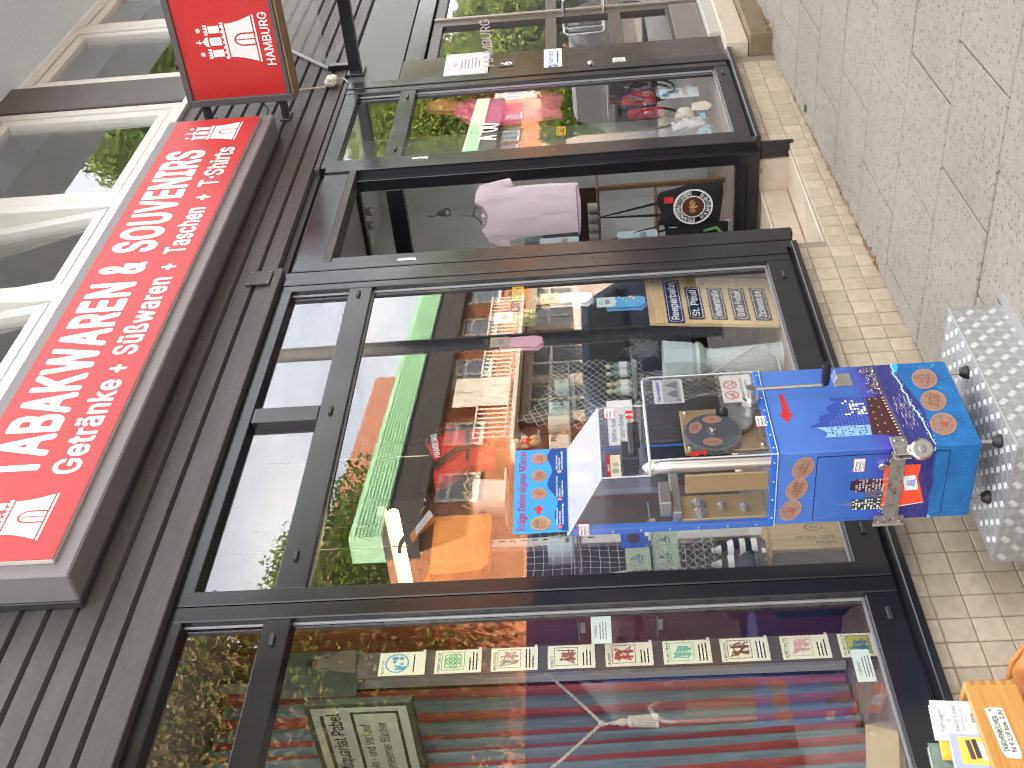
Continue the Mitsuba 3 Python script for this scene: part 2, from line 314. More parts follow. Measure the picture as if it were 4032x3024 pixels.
# sill
def sill(xa, xb):
    p = Polygon([(0, .408), (.085, .408), (.088, .412), (.088, .436), (.084, .440), (.03, .452), (.028, .462), (0, .462)])
    m = trimesh.creation.extrude_polygon(p, xb - xa); v = m.vertices.copy(); m.vertices = np.c_[xa + v[:, 2], .02 - v[:, 0] * 1.0, v[:, 1]]; m.fix_normals(); return m
add(B + '__sill', sill(.3, 5.63), BLACK); add(B + '__sill', sill(6.955, 8.50), BLACK)
for x in list(np.arange(1.6, 5.6, .36)) + list(np.arange(7.1, 8.5, .36)):
    add(B + '__sill__bolt', lathe([(0, 0), (.008, 0), (.006, .004), (0, .005)], (0, 0, 0), 10).apply_transform(FR(x, -.0045, .478)), DSTEEL)
def bar(x0, x1, z0, z1, y0=-.03, y1=.05, b=.004): return bx(x0, x1, y0, y1, z0, z1, b)
def latch(x, z): return bx(x - .028, x + .028, -.046, -.03, z - .009, z + .009, .003)
# souvenir window
W = B + '__shop_window'; w = num(W)
scene[w] = mikit.ply(cat([bar(3.163, 3.24, .462, 3.283), bar(5.50, 5.555, .462, 3.283), bar(3.24, 5.50, 3.21, 3.283), bar(3.24, 5.50, 2.755, 2.885, -.026), bar(4.335, 4.446, 2.885, 3.21, -.026), bar(3.24, 5.50, .462, .590, -.026),
    ]), BLACK)
BEAD = mat((.30, .31, .32), .3, .4)
for m_ in (bar(3.24, 3.248, .59, 2.755, -.002, .010, .001), bar(5.490, 5.50, .59, 2.755, -.002, .010, .001), bar(3.248, 5.49, .59, .600, -.002, .010, .001), bar(3.248, 5.49, 2.748, 2.755, -.002, .010, .001), bar(5.494, 5.50, 2.885, 3.21, -.002, .010, .001), bar(3.24, 5.5, 2.885, 2.890, -.002, .010, .001)): add(w + '__glazing_bead', m_, BEAD)
add(w + '__pane', pane(3.24, 4.335, .016, 2.885, 3.21), GLASS); add(w + '__pane', pane(4.446, 5.50, .016, 2.885, 3.21), GLASS); add(w + '__pane', pane(3.245, 5.495, .012, .585, 2.76), GLASS)
for x in (3.42, 4.39, 5.43): add(w + '__vent_cap', latch(x, 2.825).apply_translation((0, .006, 0)), DGREY)
for x in (3.42, 5.35): add(w + '__vent_cap', latch(x, .52).apply_translation((0, .006, 0)), DGREY)
# bookshop window
w2 = num(W)
scene[w2] = mikit.ply(cat([bar(3.079, 3.157, .462, 3.283), bar(.3, 3.079, 3.222, 3.283), bar(.3, 3.079, 2.785, 2.893, -.026), bar(.3, 3.079, .462, .585, -.026), bar(.3, .4, .462, 3.283)]), BLACK)
for m_ in (bar(3.071, 3.079, .585, 2.785, -.002, .010, .001), bar(.4, 3.071, .585, .595, -.002, .010, .001), bar(3.073, 3.079, 2.893, 3.222, -.002, .010, .001)): add(w2 + '__glazing_bead', m_, BEAD)
add(w2 + '__pane', pane(.4, 3.079, .016, 2.893, 3.222), GLASS); add(w2 + '__pane', pane(.4, 3.074, .012, .58, 2.79), GLASS)
for z in (2.84, .52): add(w2 + '__vent_cap', latch(2.97, z).apply_translation((0, .006, 0)), DGREY)
# posts
add(B + '__post', [bar(5.558, 5.63, .462, 3.283, -.036, .06), bar(5.633, 5.70, .42, 3.283, -.03, .06), bar(5.703, 5.79, .42, 3.25, -.036, .06), bar(5.793, 5.85, .40, 3.25, -.026, .10)], BLACK)
add(B + '__post', [bar(6.955, 7.03, .405, 3.25, -.036, .10), bar(6.957, 6.985, .20, .405, -.02, .09), bar(7.033, 7.13, .462, 3.292, -.030, .06)], BLACK)
add(B + '__post', [bar(8.25, 8.33, .462, 3.292, -.030, .06), bar(8.333, 8.452, .40, 3.292, -.038, .06)], BLACK)
# narrow window
w3 = num(W)
scene[w3] = mikit.ply(bar(7.13, 8.25, .462, .560, -.026), BLACK)
for m_ in (bar(7.13, 8.25, 3.19, 3.292, -.026), bar(7.13, 8.25, 2.755, 2.872, -.026)): add(w3 + '__rail', m_, BLACK)
for m_ in (bar(7.13, 7.138, .56, 2.755, -.002, .010, .001), bar(8.238, 8.25, .56, 2.755, -.002, .010, .001), bar(7.138, 8.238, .56, .572, -.002, .010, .001), bar(8.24, 8.25, 2.872, 3.19, -.002, .010, .001)): add(w3 + '__glazing_bead', m_, BEAD)
add(w3 + '__pane', pane(7.13, 8.25, .016, 2.872, 3.19), GLASS); add(w3 + '__pane', pane(7.135, 8.245, .012, .555, 2.76), GLASS)
for x in (7.25, 8.12): add(w3 + '__vent_cap', latch(x, 2.81).apply_translation((0, .006, 0)), DGREY)
add(w3 + '__vent_cap', latch(8.12, .51).apply_translation((0, .006, 0)), DGREY)
# recessed entrance
add(B + '__entrance_header', bx(5.70, 6.955, -.022, .03, 3.085, 3.25, .003), BLACK)
add(B + '__entrance_header', bx(5.70, 6.955, -.034, .08, 3.035, 3.082, .003), CLAD)
add(B + '__soffit', bx(5.86, 6.95, .082, 1.45, 3.06, 3.12), mat((.30, .30, .29), .8))
add(B + '__entrance_step', [bx(5.72, 6.99, .06, .335, .05, .222), bx(5.72, 6.99, .045, .07, .21, .229, .006)], STEP)
add(B + '__entrance_step', [bx(5.72, 6.99, .335, 1.35, .05, .398), bx(5.72, 6.99, .315, .35, .385, .405, .006), bx(5.735, 6.97, .318, .34, .232, .384)], STEP)
for x in (6.02, 6.33, 6.64): add(B + '__entrance_step__joint', bx(x, x + .003, .3175, .3185, .232, .384), GROUT)
add(B + '__entrance_cheek', [bx(6.945, 7.0, .10, 1.3, .15, .42)], STEP)
sw = num(W)   # side window of the recess, facing left
def sbar(y0, y1, z0, z1, x0=6.885, x1=6.955): return bx(x0, x1, y0, y1, z0, z1, .003)
scene[sw] = mikit.ply(cat([sbar(.012, .092, .42, 3.06), sbar(1.25, 1.33, .42, 3.06), sbar(.092, 1.25, 2.742, 2.855), sbar(.092, 1.25, .42, .50), sbar(.092, 1.25, .50, .575, 6.893), sbar(.092, 1.25, 3.03, 3.06)]), BLACK)
add(sw + '__pane', quad((6.92, .09, .57), (6.92, 1.25, .57), (6.92, 1.25, 2.745), (6.92, .09, 2.745)), GLASS)
add(sw + '__pane', quad((6.92, .09, 2.85), (6.92, 1.25, 2.85), (6.92, 1.25, 3.04), (6.92, .09, 3.04)), GLASS)
add(B + '__shop_door', [bx(5.9, 6.9, 1.36, 1.40, .40, .62, .004), bx(5.9, 6.9, 1.36, 1.40, 2.5, 3.06, .004), bx(5.9, 6.0, 1.36, 1.40, .62, 2.5, .004), bx(6.8, 6.9, 1.36, 1.40, .62, 2.5, .004)], BLACK)
add(B + '__shop_door__pane', pane(6.0, 6.8, 1.38, .62, 2.5), GLASS)
add(B + '__partition', bx(5.86, 5.90, .10, 1.4, .40, 3.06), BLACK)
# stone pillar + house door
PIL = pmat('mat_pillar_stone', lambda p, n, uv: mix((.028, .022, .020), (.065, .050, .042), fbm(p.x * 18, p.y * 18, p.z * 5, 4)), rough=.14, spec=.6)
add(B + '__pillar', bx(8.455, 8.855, -.02, .45, .415, 2.915, .004), PIL)
add(B + '__pillar', bx(8.455, 12.4, -.012, .45, 2.92, 3.325, .003), mat((.085, .088, .088), .4))
add(B + '__door_head', [bx(8.88, 10.9, .0, .12, 2.76, 2.915, .004), bx(8.86, 8.92, .0, .12, .5, 2.76, .004), bx(10.8, 10.9, 0, .12, .5, 2.76, .004)], BLACK)
DW = mat((.040, .032, .028), .3)
for xo in (0.0, .95):
    d = add(B + '__house_door', [bx(8.90 + xo, 8.945 + xo, .03, .09, .53, 2.75, .003), bx(9.70 + xo, 9.82 + xo, .03, .09, .53, 2.75, .003), bx(8.945 + xo, 9.70 + xo, .03, .09, 2.665, 2.75, .003), bx(8.945 + xo, 9.70 + xo, .03, .09, 1.705, 1.80, .003),
                                 bx(8.945 + xo, 9.70 + xo, .03, .09, 1.172, 1.275, .003), bx(8.945 + xo, 9.70 + xo, .03, .09, .76, .80, .003)], DW)
    for za, zb in ((1.80, 2.665), (1.275, 1.705), (.80, 1.172)): add(d + '__pane', pane(8.945 + xo, 9.70 + xo, .06, za, zb), GLASS)
    add(d + '__kick_panel', bx(8.93 + xo, 9.78 + xo, .024, .05, .53, .765, .003), mat((.16, .14, .125), .4))
    hx = 9.78 if xo == 0 else 9.93
    add(d + '__handle', tube([(hx, .03, 1.645), (hx, -.07, 1.645), (hx, -.09, 1.62), (hx, -.09, 1.33), (hx, -.07, 1.305), (hx, .03, 1.305)], .014, 10), CHROME, smooth=40)
add(B + '__cover_strip', bx(9.83, 9.862, .015, .05, .53, 2.75, .003), mat((.40, .36, .31), .35, .6))
add(B + '__threshold', [bx(8.86, 12, -.05, .4, .44, .525, .004)], mat((.45, .43, .39), .5))
add(B + '__doorstep', bx(8.50, 12, -.10, .4, .275, .44, .006), STEP)
add(B + '__doorstep', bx(8.47, 12, -.16, .4, .02, .272, .010), pmat('mat_brown_stone', lambda p, n, uv: mix((.12, .085, .045), (.25, .19, .12), fbm(p.x * 9, p.y * 9, p.z * 9, 4)), rough=.6))
# upper windows
up = B + '__upper_window'
def frame_rect(x0, x1, z0, z1, t, y0, y1, b=.006):
    return [bx(x0, x0 + t, y0, y1, z0, z1, b), bx(x1 - t, x1, y0, y1, z0, z1, b), bx(x0 + t, x1 - t, y0, y1, z0, z0 + t, b), bx(x0 + t, x1 - t, y0, y1, z1 - t, z1, b)]
def upper(x0, x1, tilt=False):
    k = add(up, frame_rect(x0, x1, 4.56, 6.08, .085, -.012, .12), PVC)
    a, b_ = x0 + .088, x1 - .088
    s = frame_rect(a, b_, 4.648, 5.99, .085, .0, .09, .010); g = pane(a + .08, b_ - .08, .05, 4.72, 5.92)
    ms = cat(s)
    if tilt:
        R = trimesh.transformations.rotation_matrix(-math.radians(7), (1, 0, 0), (0, .06, 4.66)); ms.apply_transform(R); g.apply_transform(R)
    add(k + '__sash', ms, PVC); add(k + '__pane', g, GLASS)
for x0, x1, t in ((2.0, 3.3, 0), (3.3, 4.46, 1), (4.46, 5.70, 1), (5.70, 6.83, 1), (6.83, 8.40, 0), (8.90, 10.25, 0), (10.25, 11.4, 0), (11.4, 12.4, 0)): upper(x0, x1, t)
add(B + '__facing_panel', bx(8.405, 8.895, -.03, .1, 4.49, 6.14, .006), mat((.075, .062, .058), .35))
add(B + '__wall', bx(2.0, 12.4, -.004, .5, 6.085, 6.118), STUCCO)
add(B + '__window_ledge', bx(2.0, 12.4, -.05, .12, 4.505, 4.556, .004), PVC)
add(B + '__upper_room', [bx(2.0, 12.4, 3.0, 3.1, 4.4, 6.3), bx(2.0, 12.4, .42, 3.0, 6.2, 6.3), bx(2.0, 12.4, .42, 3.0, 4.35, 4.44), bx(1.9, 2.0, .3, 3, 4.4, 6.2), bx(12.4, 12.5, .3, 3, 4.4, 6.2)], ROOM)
# rooms behind the shop windows
add(B + '__room_floor', [bx(.3, 5.86, .06, 4.0, .44, .55), bx(6.96, 8.62, .07, 1.2, .44, .555)], FLOOR)
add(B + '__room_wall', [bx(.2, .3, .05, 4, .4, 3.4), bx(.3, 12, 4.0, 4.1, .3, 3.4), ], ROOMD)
add(B + '__room_ceiling', bx(.3, 12, .06, 4.1, 3.29, 3.299), mat((.26, .26, .25), .9))
add(B + '__display_wall', [bx(6.96, 8.66, 1.20, 1.26, .5, 3.28), bx(8.62, 8.66, .06, 1.2, .5, 3.28), bx(6.96, 8.62, .07, 1.2, 3.26, 3.285)], mat((.60, .63, .60), .9))
add(B + '__back_panel', [bx(3.14, 3.50, 1.0, 1.02, .55, 2.02), bx(3.5, 4.2, 1.1, 1.12, .55, 2.02)], NAVY)
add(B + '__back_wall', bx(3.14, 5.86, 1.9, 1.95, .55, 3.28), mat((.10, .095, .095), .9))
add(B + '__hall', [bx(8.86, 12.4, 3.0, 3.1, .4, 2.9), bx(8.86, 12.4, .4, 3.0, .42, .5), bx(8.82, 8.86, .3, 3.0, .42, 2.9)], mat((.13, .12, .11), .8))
# ------------------------------------------------------------------ signs
def star(c, r):
    return Polygon([(c[0] + (r if k % 2 == 0 else r * .48) * math.sin(k * math.pi / 6), c[1] + (r if k % 2 == 0 else r * .48) * math.cos(k * math.pi / 6)) for k in range(12)])
def castle():   # the gate with three towers, about 1 wide, 1.42 high
    ps = [Polygon([(0, 0), (1, 0), (1, .035), (0, .035)])]
    L = [(.04 + .10 * (1 - math.cos(t * math.pi / 2)) if 0 else .02 + .13 * math.sin(t * math.pi / 2), .065 + .56 * t) for t in np.linspace(0, 1, 9)]
    body = Polygon(L + [(1 - x, y) for x, y in L[::-1]])
    arch = lambda g: Polygon([(.5 - .14 + g, 0.05)] + [(.5 - (.14 - g) * math.cos(a), .30 + (.19 - g) * math.sin(a)) for a in np.linspace(0, math.pi, 14)] + [(.5 + .14 - g, 0.05)])
    door = arch(.035).difference(sbox(.488, 0, .512, .6)).intersection(sbox(0, .065, 1, 1))
    ps += [body.difference(arch(0)), door]
    ps += [sbox(.12, .655, .88, .70)] + [sbox(.12 + .1087 * i, .695, .12 + .1087 * i + .0543, .735) for i in range(7)] + [sbox(.86, .695, .88, .735)]
    for a, b in ((.16, .34), (.66, .84)):
        ps += [sbox(a + .015, .755, b - .015, .985), sbox(a - .015, 1.005, b + .015, 1.04)] + [sbox(a - .015 + .057 * i, 1.03, a - .015 + .057 * i + .034, 1.085) for i in range(4)]
        ps.append(star(((a + b) / 2, 1.20), .065))
    ps += [sbox(.415, .755, .585, 1.0), Polygon([(.5 + .105 * math.cos(a), 1.03 + .105 * math.sin(a)) for a in np.linspace(0, math.pi, 12)]), sbox(.488, 1.13, .512, 1.30), sbox(.45, 1.205, .55, 1.23)]
    return unary_union(ps)
CAST = castle()
def emblem(w, T, d): return ext(affinity.scale(CAST, w, w, origin=(0, 0)), d, T)
S = thing('shop_sign', 'long red shop sign with white lettering in a grey box above the shop windows', 'sign')
add(S + '__box', bx(3.20, 7.585, -.20, -.02, 3.672, 4.42, .008), SIGNGREY)
add(S + '__box_back', bx(3.19, 7.60, -.055, -.018, 3.664, 4.43, .003), DGREY)
add(S + '__panel', bx(3.266, 7.51, -.224, -.20, 3.748, 4.335, .003), mat((.55, .52, .48), .5))
add(S + '__panel_face', bx(3.267, 7.509, -.2275, -.2238, 3.749, 4.334, .001), RED)
T = FR(0, -.2270, 0)
for s, x0, x1 in (('TABAKWAREN', 3.775, 5.385), ('&', 5.475, 5.595), ('SOUVENIRS', 5.715, 7.025)): add(S + '__lettering', rtxt(s, .232, x1 - x0, FR(x0, -.2270, 4.022), .0018, .012, .012), WHITE)
for s, x0, x1 in (('Getränke', 3.79, 4.475), ('+', 4.535, 4.60), ('Süßwaren', 4.685, 5.41), ('+', 5.49, 5.555), ('Taschen', 5.67, 6.205), ('+', 6.305, 6.375), ('T·Shirts', 6.49, 7.035)):
    add(S + '__lettering', rtxt(s, .118, x1 - x0, FR(x0, -.2270, 3.823), .0018, -.008, .010), WHITE)
add(S + '__emblem', emblem(.285, FR(7.15, -.2270, 3.852), .0018), WHITE); add(S + '__emblem', emblem(.285, FR(3.38, -.2270, 3.852), .0018), WHITE)
H = thing('hanging_sign', 'square red sign with a white castle jutting out above the house door', 'sign')
add(H + '__casing', [bx(7.85, 8.05, -1.105, -1.056, 3.578, 4.349, .004), bx(7.85, 8.05, -.232, -.18, 3.578, 4.349, .004), bx(7.85, 8.05, -1.056, -.232, 4.303, 4.349, .004), bx(7.85, 8.05, -1.056, -.232, 3.59, 3.623, .004)], mat((.095, .082, .085), .45))
add(H + '__bottom_board', bx(7.862, 8.045, -1.10, -.185, 3.572, 3.589, .003), pmat('mat_weathered_board', lambda p, n, uv: mix((.20, .115, .055), (.30, .20, .11), fbm(p.x * 30, p.y * 6, 1, 3)), rough=.7))
add(H + '__face', bx(7.868, 7.88, -1.056, -.232, 3.623, 4.303, .001), RED2)
add(H + '__lettering', txt('HAMBURG', .060, LF(7.868, -.446, 3.654), w=.376, d=.0015, bold=True), WHITE)
add(H + '__emblem', emblem(.338, LF(7.868, -.474, 3.745), .0015), WHITE)
for z in (3.67, 4.24): add(H + '__bracket', [bx(7.90, 8.0, -.182, -.01, z, z + .035, .004), bx(7.88, 8.02, -.03, -.008, z - .02, z + .055, .004)], DGREY)
solo('sign_cable', tube([(7.93, -.18, 3.85), (7.92, -.10, 3.80), (7.90, -.03, 3.83), (7.86, -.025, 4.1)], .005, 6), DGREY, 'thin dark cable looping from the red hanging sign to the cladding', 'cable')
N = thing('round_lamp', 'small round cream outdoor lamp on the cladding under the hanging sign', 'lamp')
add(N + '__body', cat([bx(8.41, 8.53, -.09, -.02, 3.375, 3.475, .025)]), mat((.66, .62, .53), .4), smooth=50)
add(N + '__lens', lathe([(0, .012), (.030, .012), (.042, .004), (.045, -.01)], (0, 0, 0), 20).apply_transform(FR(8.455, -.09, 3.415)), mat((.72, .68, .58), .35), smooth=40)
add(N + '__cable', [tube([(8.52, -.04, 3.39), (8.56, -.04, 3.36), (8.54, -.03, 3.33), (8.47, -.03, 3.30)], .006, 6), tube([(8.43, -.03, 3.47), (8.42, -.025, 3.75)], .006, 6)], mat((.62, .56, .46), .6))
# glass porch over the house door
C = thing('door_canopy', 'glazed pitched canopy with black beam over the house door', 'canopy')
add(C + '__beam', bx(8.66, 8.74, -1.6, -.01, 3.225, 3.315, .006), BLACK)
add(C + '__beam_plate', bx(8.62, 8.78, -.035, .0, 3.20, 3.335, .004), BLACK)
add(C + '__upright', bx(8.77, 8.83, -.06, -.01, 3.33, 3.50, .004), BLACK)
add(C + '__flashing', tube([(8.80, -.03, 3.50), (9.75, -.03, 4.30)], .016, 6), mat((.30, .30, .29), .4))
add(C + '__glazing', trimesh.Trimesh([[8.80, -.03, 3.505], [8.80, -1.6, 3.505], [9.70, -1.6, 4.25], [9.70, -.03, 4.25]], [[0, 1, 2], [0, 2, 3]], process=False), 'mat_frosted2')
scene['mat_frosted2'] = {'type': 'blendbsdf', 'weight': .45, 'a': {'type': 'thindielectric', 'int_ior': 1.5}, 'b': {'type': 'twosided', 'bsdf': {'type': 'principled', 'base_color': {'type': 'rgb', 'value': [.42, .41, .38]}, 'roughness': .4}}}
add(C + '__glazing', trimesh.Trimesh([[8.80, -.04, 3.34], [8.80, -1.6, 3.34], [8.80, -1.6, 3.50], [8.80, -.04, 3.50]], [[0, 1, 2], [0, 2, 3]], process=False), ACRYL)
add(C + '__ridge', bx(9.68, 9.74, -1.6, -.03, 4.24, 4.29, .004), BLACK)
# notices on the pillar
def notice(name, label, x0, x1, z0, z1, y, m, t=.003): return solo(name, bx(x0, x1, y - t, y, z0, z1), m, label, 'notice')
k = notice('name_plate', 'large clear plate with a printed sheet on the stone pillar', 8.425, 8.85, 2.228, 2.566, -.0385, mat((.55, .58, .58), .25), .006)
add(k + '__paper', bx(8.51, 8.80, -.0455, -.0447, 2.27, 2.53), mat((.66, .62, .64), .7))
T = FR(0, -.0456, 0); add(k + '__print', [txt('Praxis', .020, FR(8.62, -.0456, 2.475), center=True, d=.0005), lines(T, 8.54, 8.77, 2.43, 6, .027, .007, 3, .0004)], GREYINK)
for x in (8.44, 8.835):
    for z in (2.243, 2.55): add(k + '__screw', lathe([(0, 0), (.006, 0), (.005, .003), (0, .003)], (0, 0, 0), 8).apply_transform(FR(x, -.0445, z)), DSTEEL)
k = notice('house_number', 'small black plate with white number 6 on the stone pillar', 8.565, 8.68, 2.034, 2.15, -.0205, mat((.015, .015, .016), .3), .006)
add(k + '__digit', txt('6', .080, FR(8.622, -.0266, 2.052), bold=True, center=True, d=.001), WHITE)
k = notice('practice_sign', 'white sign with blue oval emblem on the stone pillar', 8.458, 8.852, 1.666, 1.805, -.0205, mat((.62, .68, .74), .4), .004)
add(k + '__emblem', ext(affinity.scale(Point(8.50, 1.735).buffer(.028).difference(Point(8.50, 1.735).buffer(.017)), 1, 1.35), .0008, FR(0, -.0246, 0)), mat((.02, .06, .42), .5))
add(k + '__emblem', ext(sbox(8.497, 1.712, 8.505, 1.758), .0008, FR(0, -.0246, 0)), mat((.02, .06, .42), .5))
add(k + '__lettering', [txt('haus·arzt', .038, FR(8.56, -.0246, 1.735), w=.25, d=.0006), lines(FR(0, -.0246, 0), 8.56, 8.80, 1.695, 1, .02, .010, 2, .0006)], mat((.05, .09, .30), .6))
k = notice('small_sticker', 'small grey printed sticker low on the stone pillar', 8.458, 8.575, 1.19, 1.285, -.0205, PAPER, .001); add(k + '__print', lines(FR(0, -.0216, 0), 8.47, 8.56, 1.262, 5, .015, .008, 8), GREYINK)
def scrap(x, z, label, y): return solo('paper_scrap', ext(poly((0, 0), (.03, .006), (.035, .10), (.018, .115), (.006, .10), (.012, .05)), .001, FR(x, y, z)), PAPER, label, 'scrap of paper')
scrap(5.74, 2.53, 'torn white paper scrap on the post left of the shop entrance', -.0365); scrap(7.06, 2.57, 'torn white paper scrap on the post right of the shop entrance', -.0305)

# ------------------------------------------------------------------ coin press machine on its tread plate box
PX0, PX1, PY0, PY1, PZ = 2.985, 3.815, -.795, -.255, .178
D = thing('tread_plate_box', 'low box of diamond tread aluminium under the blue coin press', 'platform')
zb = float(zg(3.4)) - .01
add(D + '__top', bx(PX0, PX1, PY0, PY1, PZ - .004, PZ, .002), ALU); add(D + '__front', bx(PX0, PX1, PY0, PY0 + .004, zb, PZ - .004, .001), ALU)
add(D + '__left_side', bx(PX0, PX0 + .004, PY0 + .004, PY1, zb, PZ - .004, .001), ALU); add(D + '__right_side', bx(PX1 - .004, PX1, PY0 + .004, PY1, zb, PZ - .004, .001), ALU)
add(D + '__flange', bx(PX0, PX1 + .045, PY0 - .05, PY0 - .001, float(zg(3.4)) + .003, float(zg(3.4)) + .009, .001), ALU)
add(D + '__flange', bx(PX1 + .001, PX1 + .045, PY0, PY1, float(zg(3.8)) + .003, float(zg(3.8)) + .008, .001), ALU)
def tread(U, V, T):
    ms, p = [], .0425
    base = trimesh.creation.icosphere(subdivisions=1); base.vertices *= (.0130, .0020, .0015)
    for i in range(int(U / p)):
        for j in range(int(V / p)):
            a = math.radians(45 if (i + j) % 2 else -45)
            for o in (-2, -1, 0, 1, 2):
                m = base.copy(); m.apply_transform(trimesh.transformations.rotation_matrix(a, (0, 0, 1)))
                m.apply_translation((p * (i + .5) - math.sin(a) * o * .0074, p * (j + .5) + math.cos(a) * o * .0074, 0)); ms.append(m)
    m = cat(ms); m.apply_transform(T); return m
tk = dict(smooth=True)
add(D + '__tread_bars', tread(PX1 - PX0, PY1 - PY0, PL((PX0 + .005, PY0 + .005, PZ), (1, 0, 0), (0, 1, 0))), BARM, kind='stuff', **tk)
add(D + '__tread_bars', tread(PX1 - PX0, PZ - zb, FR(PX0 + .005, PY0, zb)), BARM, kind='stuff', **tk)
add(D + '__tread_bars', tread(PY1 - PY0, PZ - zb, LF(PX0, PY1 - .005, zb)), BARM, kind='stuff', **tk)
X0, X1, Y0, Y1, Z0, Z1 = 3.075, 3.552, -.741, -.402, .255, .937
K = thing('coin_press_machine', 'blue hand cranked souvenir coin press with clear hood and city print', 'coin press')
add(K + '__cabinet', bx(X0, X1, Y0, Y1, Z0, Z1, .006), CAB)
add(K + '__rail', [bx(X0 - .001, X1 + .001, Y0 - .002, Y0 + .022, Z1, Z1 + .024, .003), bx(X0 - .001, X0 + .022, Y0 + .022, Y1, Z1, Z1 + .024, .003), bx(X0 + .001, X0 + .03, Y1 - .022, Y1 + .006, Z1, 1.67, .003), bx(X1 - .006, X1, Y1 - .006, Y1, Z1, 1.67, .001)], BLUE)
for x in np.linspace(X0 + .03, X1 - .03, 7): add(K + '__rail__rivet', blob((x, Y0 - .003, Z1 + .012), (.0045, .003, .0045), 1), STEEL, smooth=True)
for y in np.linspace(Y0 + .04, Y1 - .04, 4): add(K + '__rail__rivet', blob((X0 - .002, y, Z1 + .012), (.003, .0045, .0045), 1), STEEL, smooth=True)
for z in np.linspace(1.0, 1.62, 7): add(K + '__rail__rivet', blob((X0 - .000, Y1 - .008, z), (.003, .0045, .0045), 1), STEEL, smooth=True)
for fx, fy in ((X0 + .04, Y0 + .03), (X1 - .04, Y0 + .03), (X0 + .04, Y1 - .05), (X1 - .04, Y1 - .05)):
    k = add(K + '__foot', lathe([(0, 0), (.024, 0), (.026, .008), (.018, .024), (.009, .032), (0, .032)], (fx, fy, PZ), 20), mat((.014, .014, .015), .4), smooth=40); add(k + '__stem', tube([(fx, fy, PZ + .03), (fx, fy, Z0 + .002)], .007, 8), STEEL)
MF, ML = FR(0, Y0, 0), LF(X0, 0, 0)   # ML: u = -y
# door of the cabinet, proud of the left face
def rr(x0, z0, x1, z1, r=.004): return sbox(x0 + r, z0 + r, x1 - r, z1 - r).buffer(r, quad_segs=3)
add(K + '__door_gap', ext(rr(.420, .357, .718, .806).difference(rr(.4225, .3595, .7155, .8035)), .0012, ML), mat((.004, .012, .06), .8))
dk = add(K + '__door', ext(rr(.423, .360, .715, .803), .0035, ML), CAB)
def coin_print(u, v, a, b, rot, T, kind, w0=.0005):
    k = add(K + '__coin_print', ext(affinity.rotate(affinity.scale(Point(0, 0).buffer(1, quad_segs=10), a, b), rot), .0006, T @ trimesh.transformations.translation_matrix((u, v, w0))), COPPER)
    if kind == 0: g = unary_union([Polygon([(-.55, -.25), (.55, -.25), (.4, -.42), (-.4, -.42)]), sbox(-.3, -.2, -.26, .5), sbox(.0, -.2, .04, .6), sbox(.28, -.2, .32, .45), sbox(-.42, .1, -.14, .15), sbox(-.15, .25, .2, .3), sbox(.15, .1, .46, .15)])
    elif kind == 1: g = unary_union([sbox(-.5 + .25 * i, -.35, -.4 + .25 * i, .15) for i in range(5)] + [sbox(-.6, -.45, .6, -.36), Polygon([(-.6, .2), (-.35, .4), (-.1, .25), (.15, .5), (.4, .3), (.6, .42), (.6, .2)])])
    else: g = affinity.translate(affinity.scale(CAST, .62, .62, origin=(0, 0)), -.31, -.45)
    g = affinity.rotate(affinity.scale(g, a * .92, b * .92, origin=(0, 0)), rot, origin=(0, 0))
    add(k + '__relief', ext(g, .0006, T @ trimesh.transformations.translation_matrix((u, v, w0 + .0006))), mat((.30, .13, .088), .4, .45) if kind < 2 else mat((.42, .125, .07), .4, .35))
    ring = affinity.rotate(affinity.scale(Point(0, 0).buffer(1, quad_segs=10).difference(Point(0, 0).buffer(.90, quad_segs=10)), a, b), rot)
    add(k + '__rim', ext(ring, .0006, T @ trimesh.transformations.translation_matrix((u, v, w0 + .0006))), mat((.55, .30, .21), .35, .5))
for i, (u, v) in enumerate(((3.446, .355), (3.317, .356), (3.185, .357))): coin_print(u, v, .061, .044, -18, MF, i)
for i, (u, v) in enumerate(((.670, .851), (.574, .868), (.475, .884))): coin_print(u, v, .052, .036, -18, ML, i)
def deco(name, g, T, m, w0=.0004, t=.0005): return add(K + '__' + name, ext(g, t, T, 0).apply_translation(np.array(T[:3, 2]) * w0), m)
deco('arrow_print', poly((3.405, .886), (3.40, .872), (3.345, .865), (3.290, .864), (3.289, .853), (3.240, .880), (3.287, .903), (3.288, .892), (3.344, .886)), MF, RED2)
# concert hall by night
hx = np.linspace(3.203, 3.364, 25); hz = [.690 + .10 * (1 - t) ** 1.5 + .022 * abs(math.cos(t * 9.4)) for t in np.linspace(0, 1, 25)]
deco('hall_print', Polygon([(3.364, .587), (3.203, .602)] + list(zip(hx, hz))), MF, mat((.028, .060, .30), .4))
hx2 = np.linspace(3.147, 3.203, 9); deco('hall_print', Polygon([(3.203, .602), (3.148, .608)] + [(x, .767 - .022 * math.sin((x - 3.147) / .056 * math.pi) + (x - 3.147) * .42) for x in hx2]), MF, mat((.22, .42, .72), .4))
deco('hall_print', poly((3.355, .523), (3.139, .508), (3.150, .606), (3.203, .600), (3.357, .584)), MF, mat((.055, .014, .016), .5))
r = random.Random(3); lit, dim, spots = [], [], []
for i in range(9):
    for j in range(7):
        x, z = 3.262 + .0092 * i, .598 + .0115 * j
        if r.random() < .72 - .05 * j: lit.append(sbox(x, z, x + .0078, z + .008))
for i in range(16):
    for j in range(11):
        x, z = 3.208 + .0096 * i, .606 + .0125 * j
        if z < .66 + .09 * ((3.364 - x) / .16) ** 1.5: dim.append(sbox(x, z, x + .004, z + .004))
for i in range(6):
    for j in range(12):
        if r.random() < .55: spots.append(sbox(3.152 + .0085 * i, .618 + .0115 * j, 3.1565 + .0085 * i, .6245 + .0115 * j))
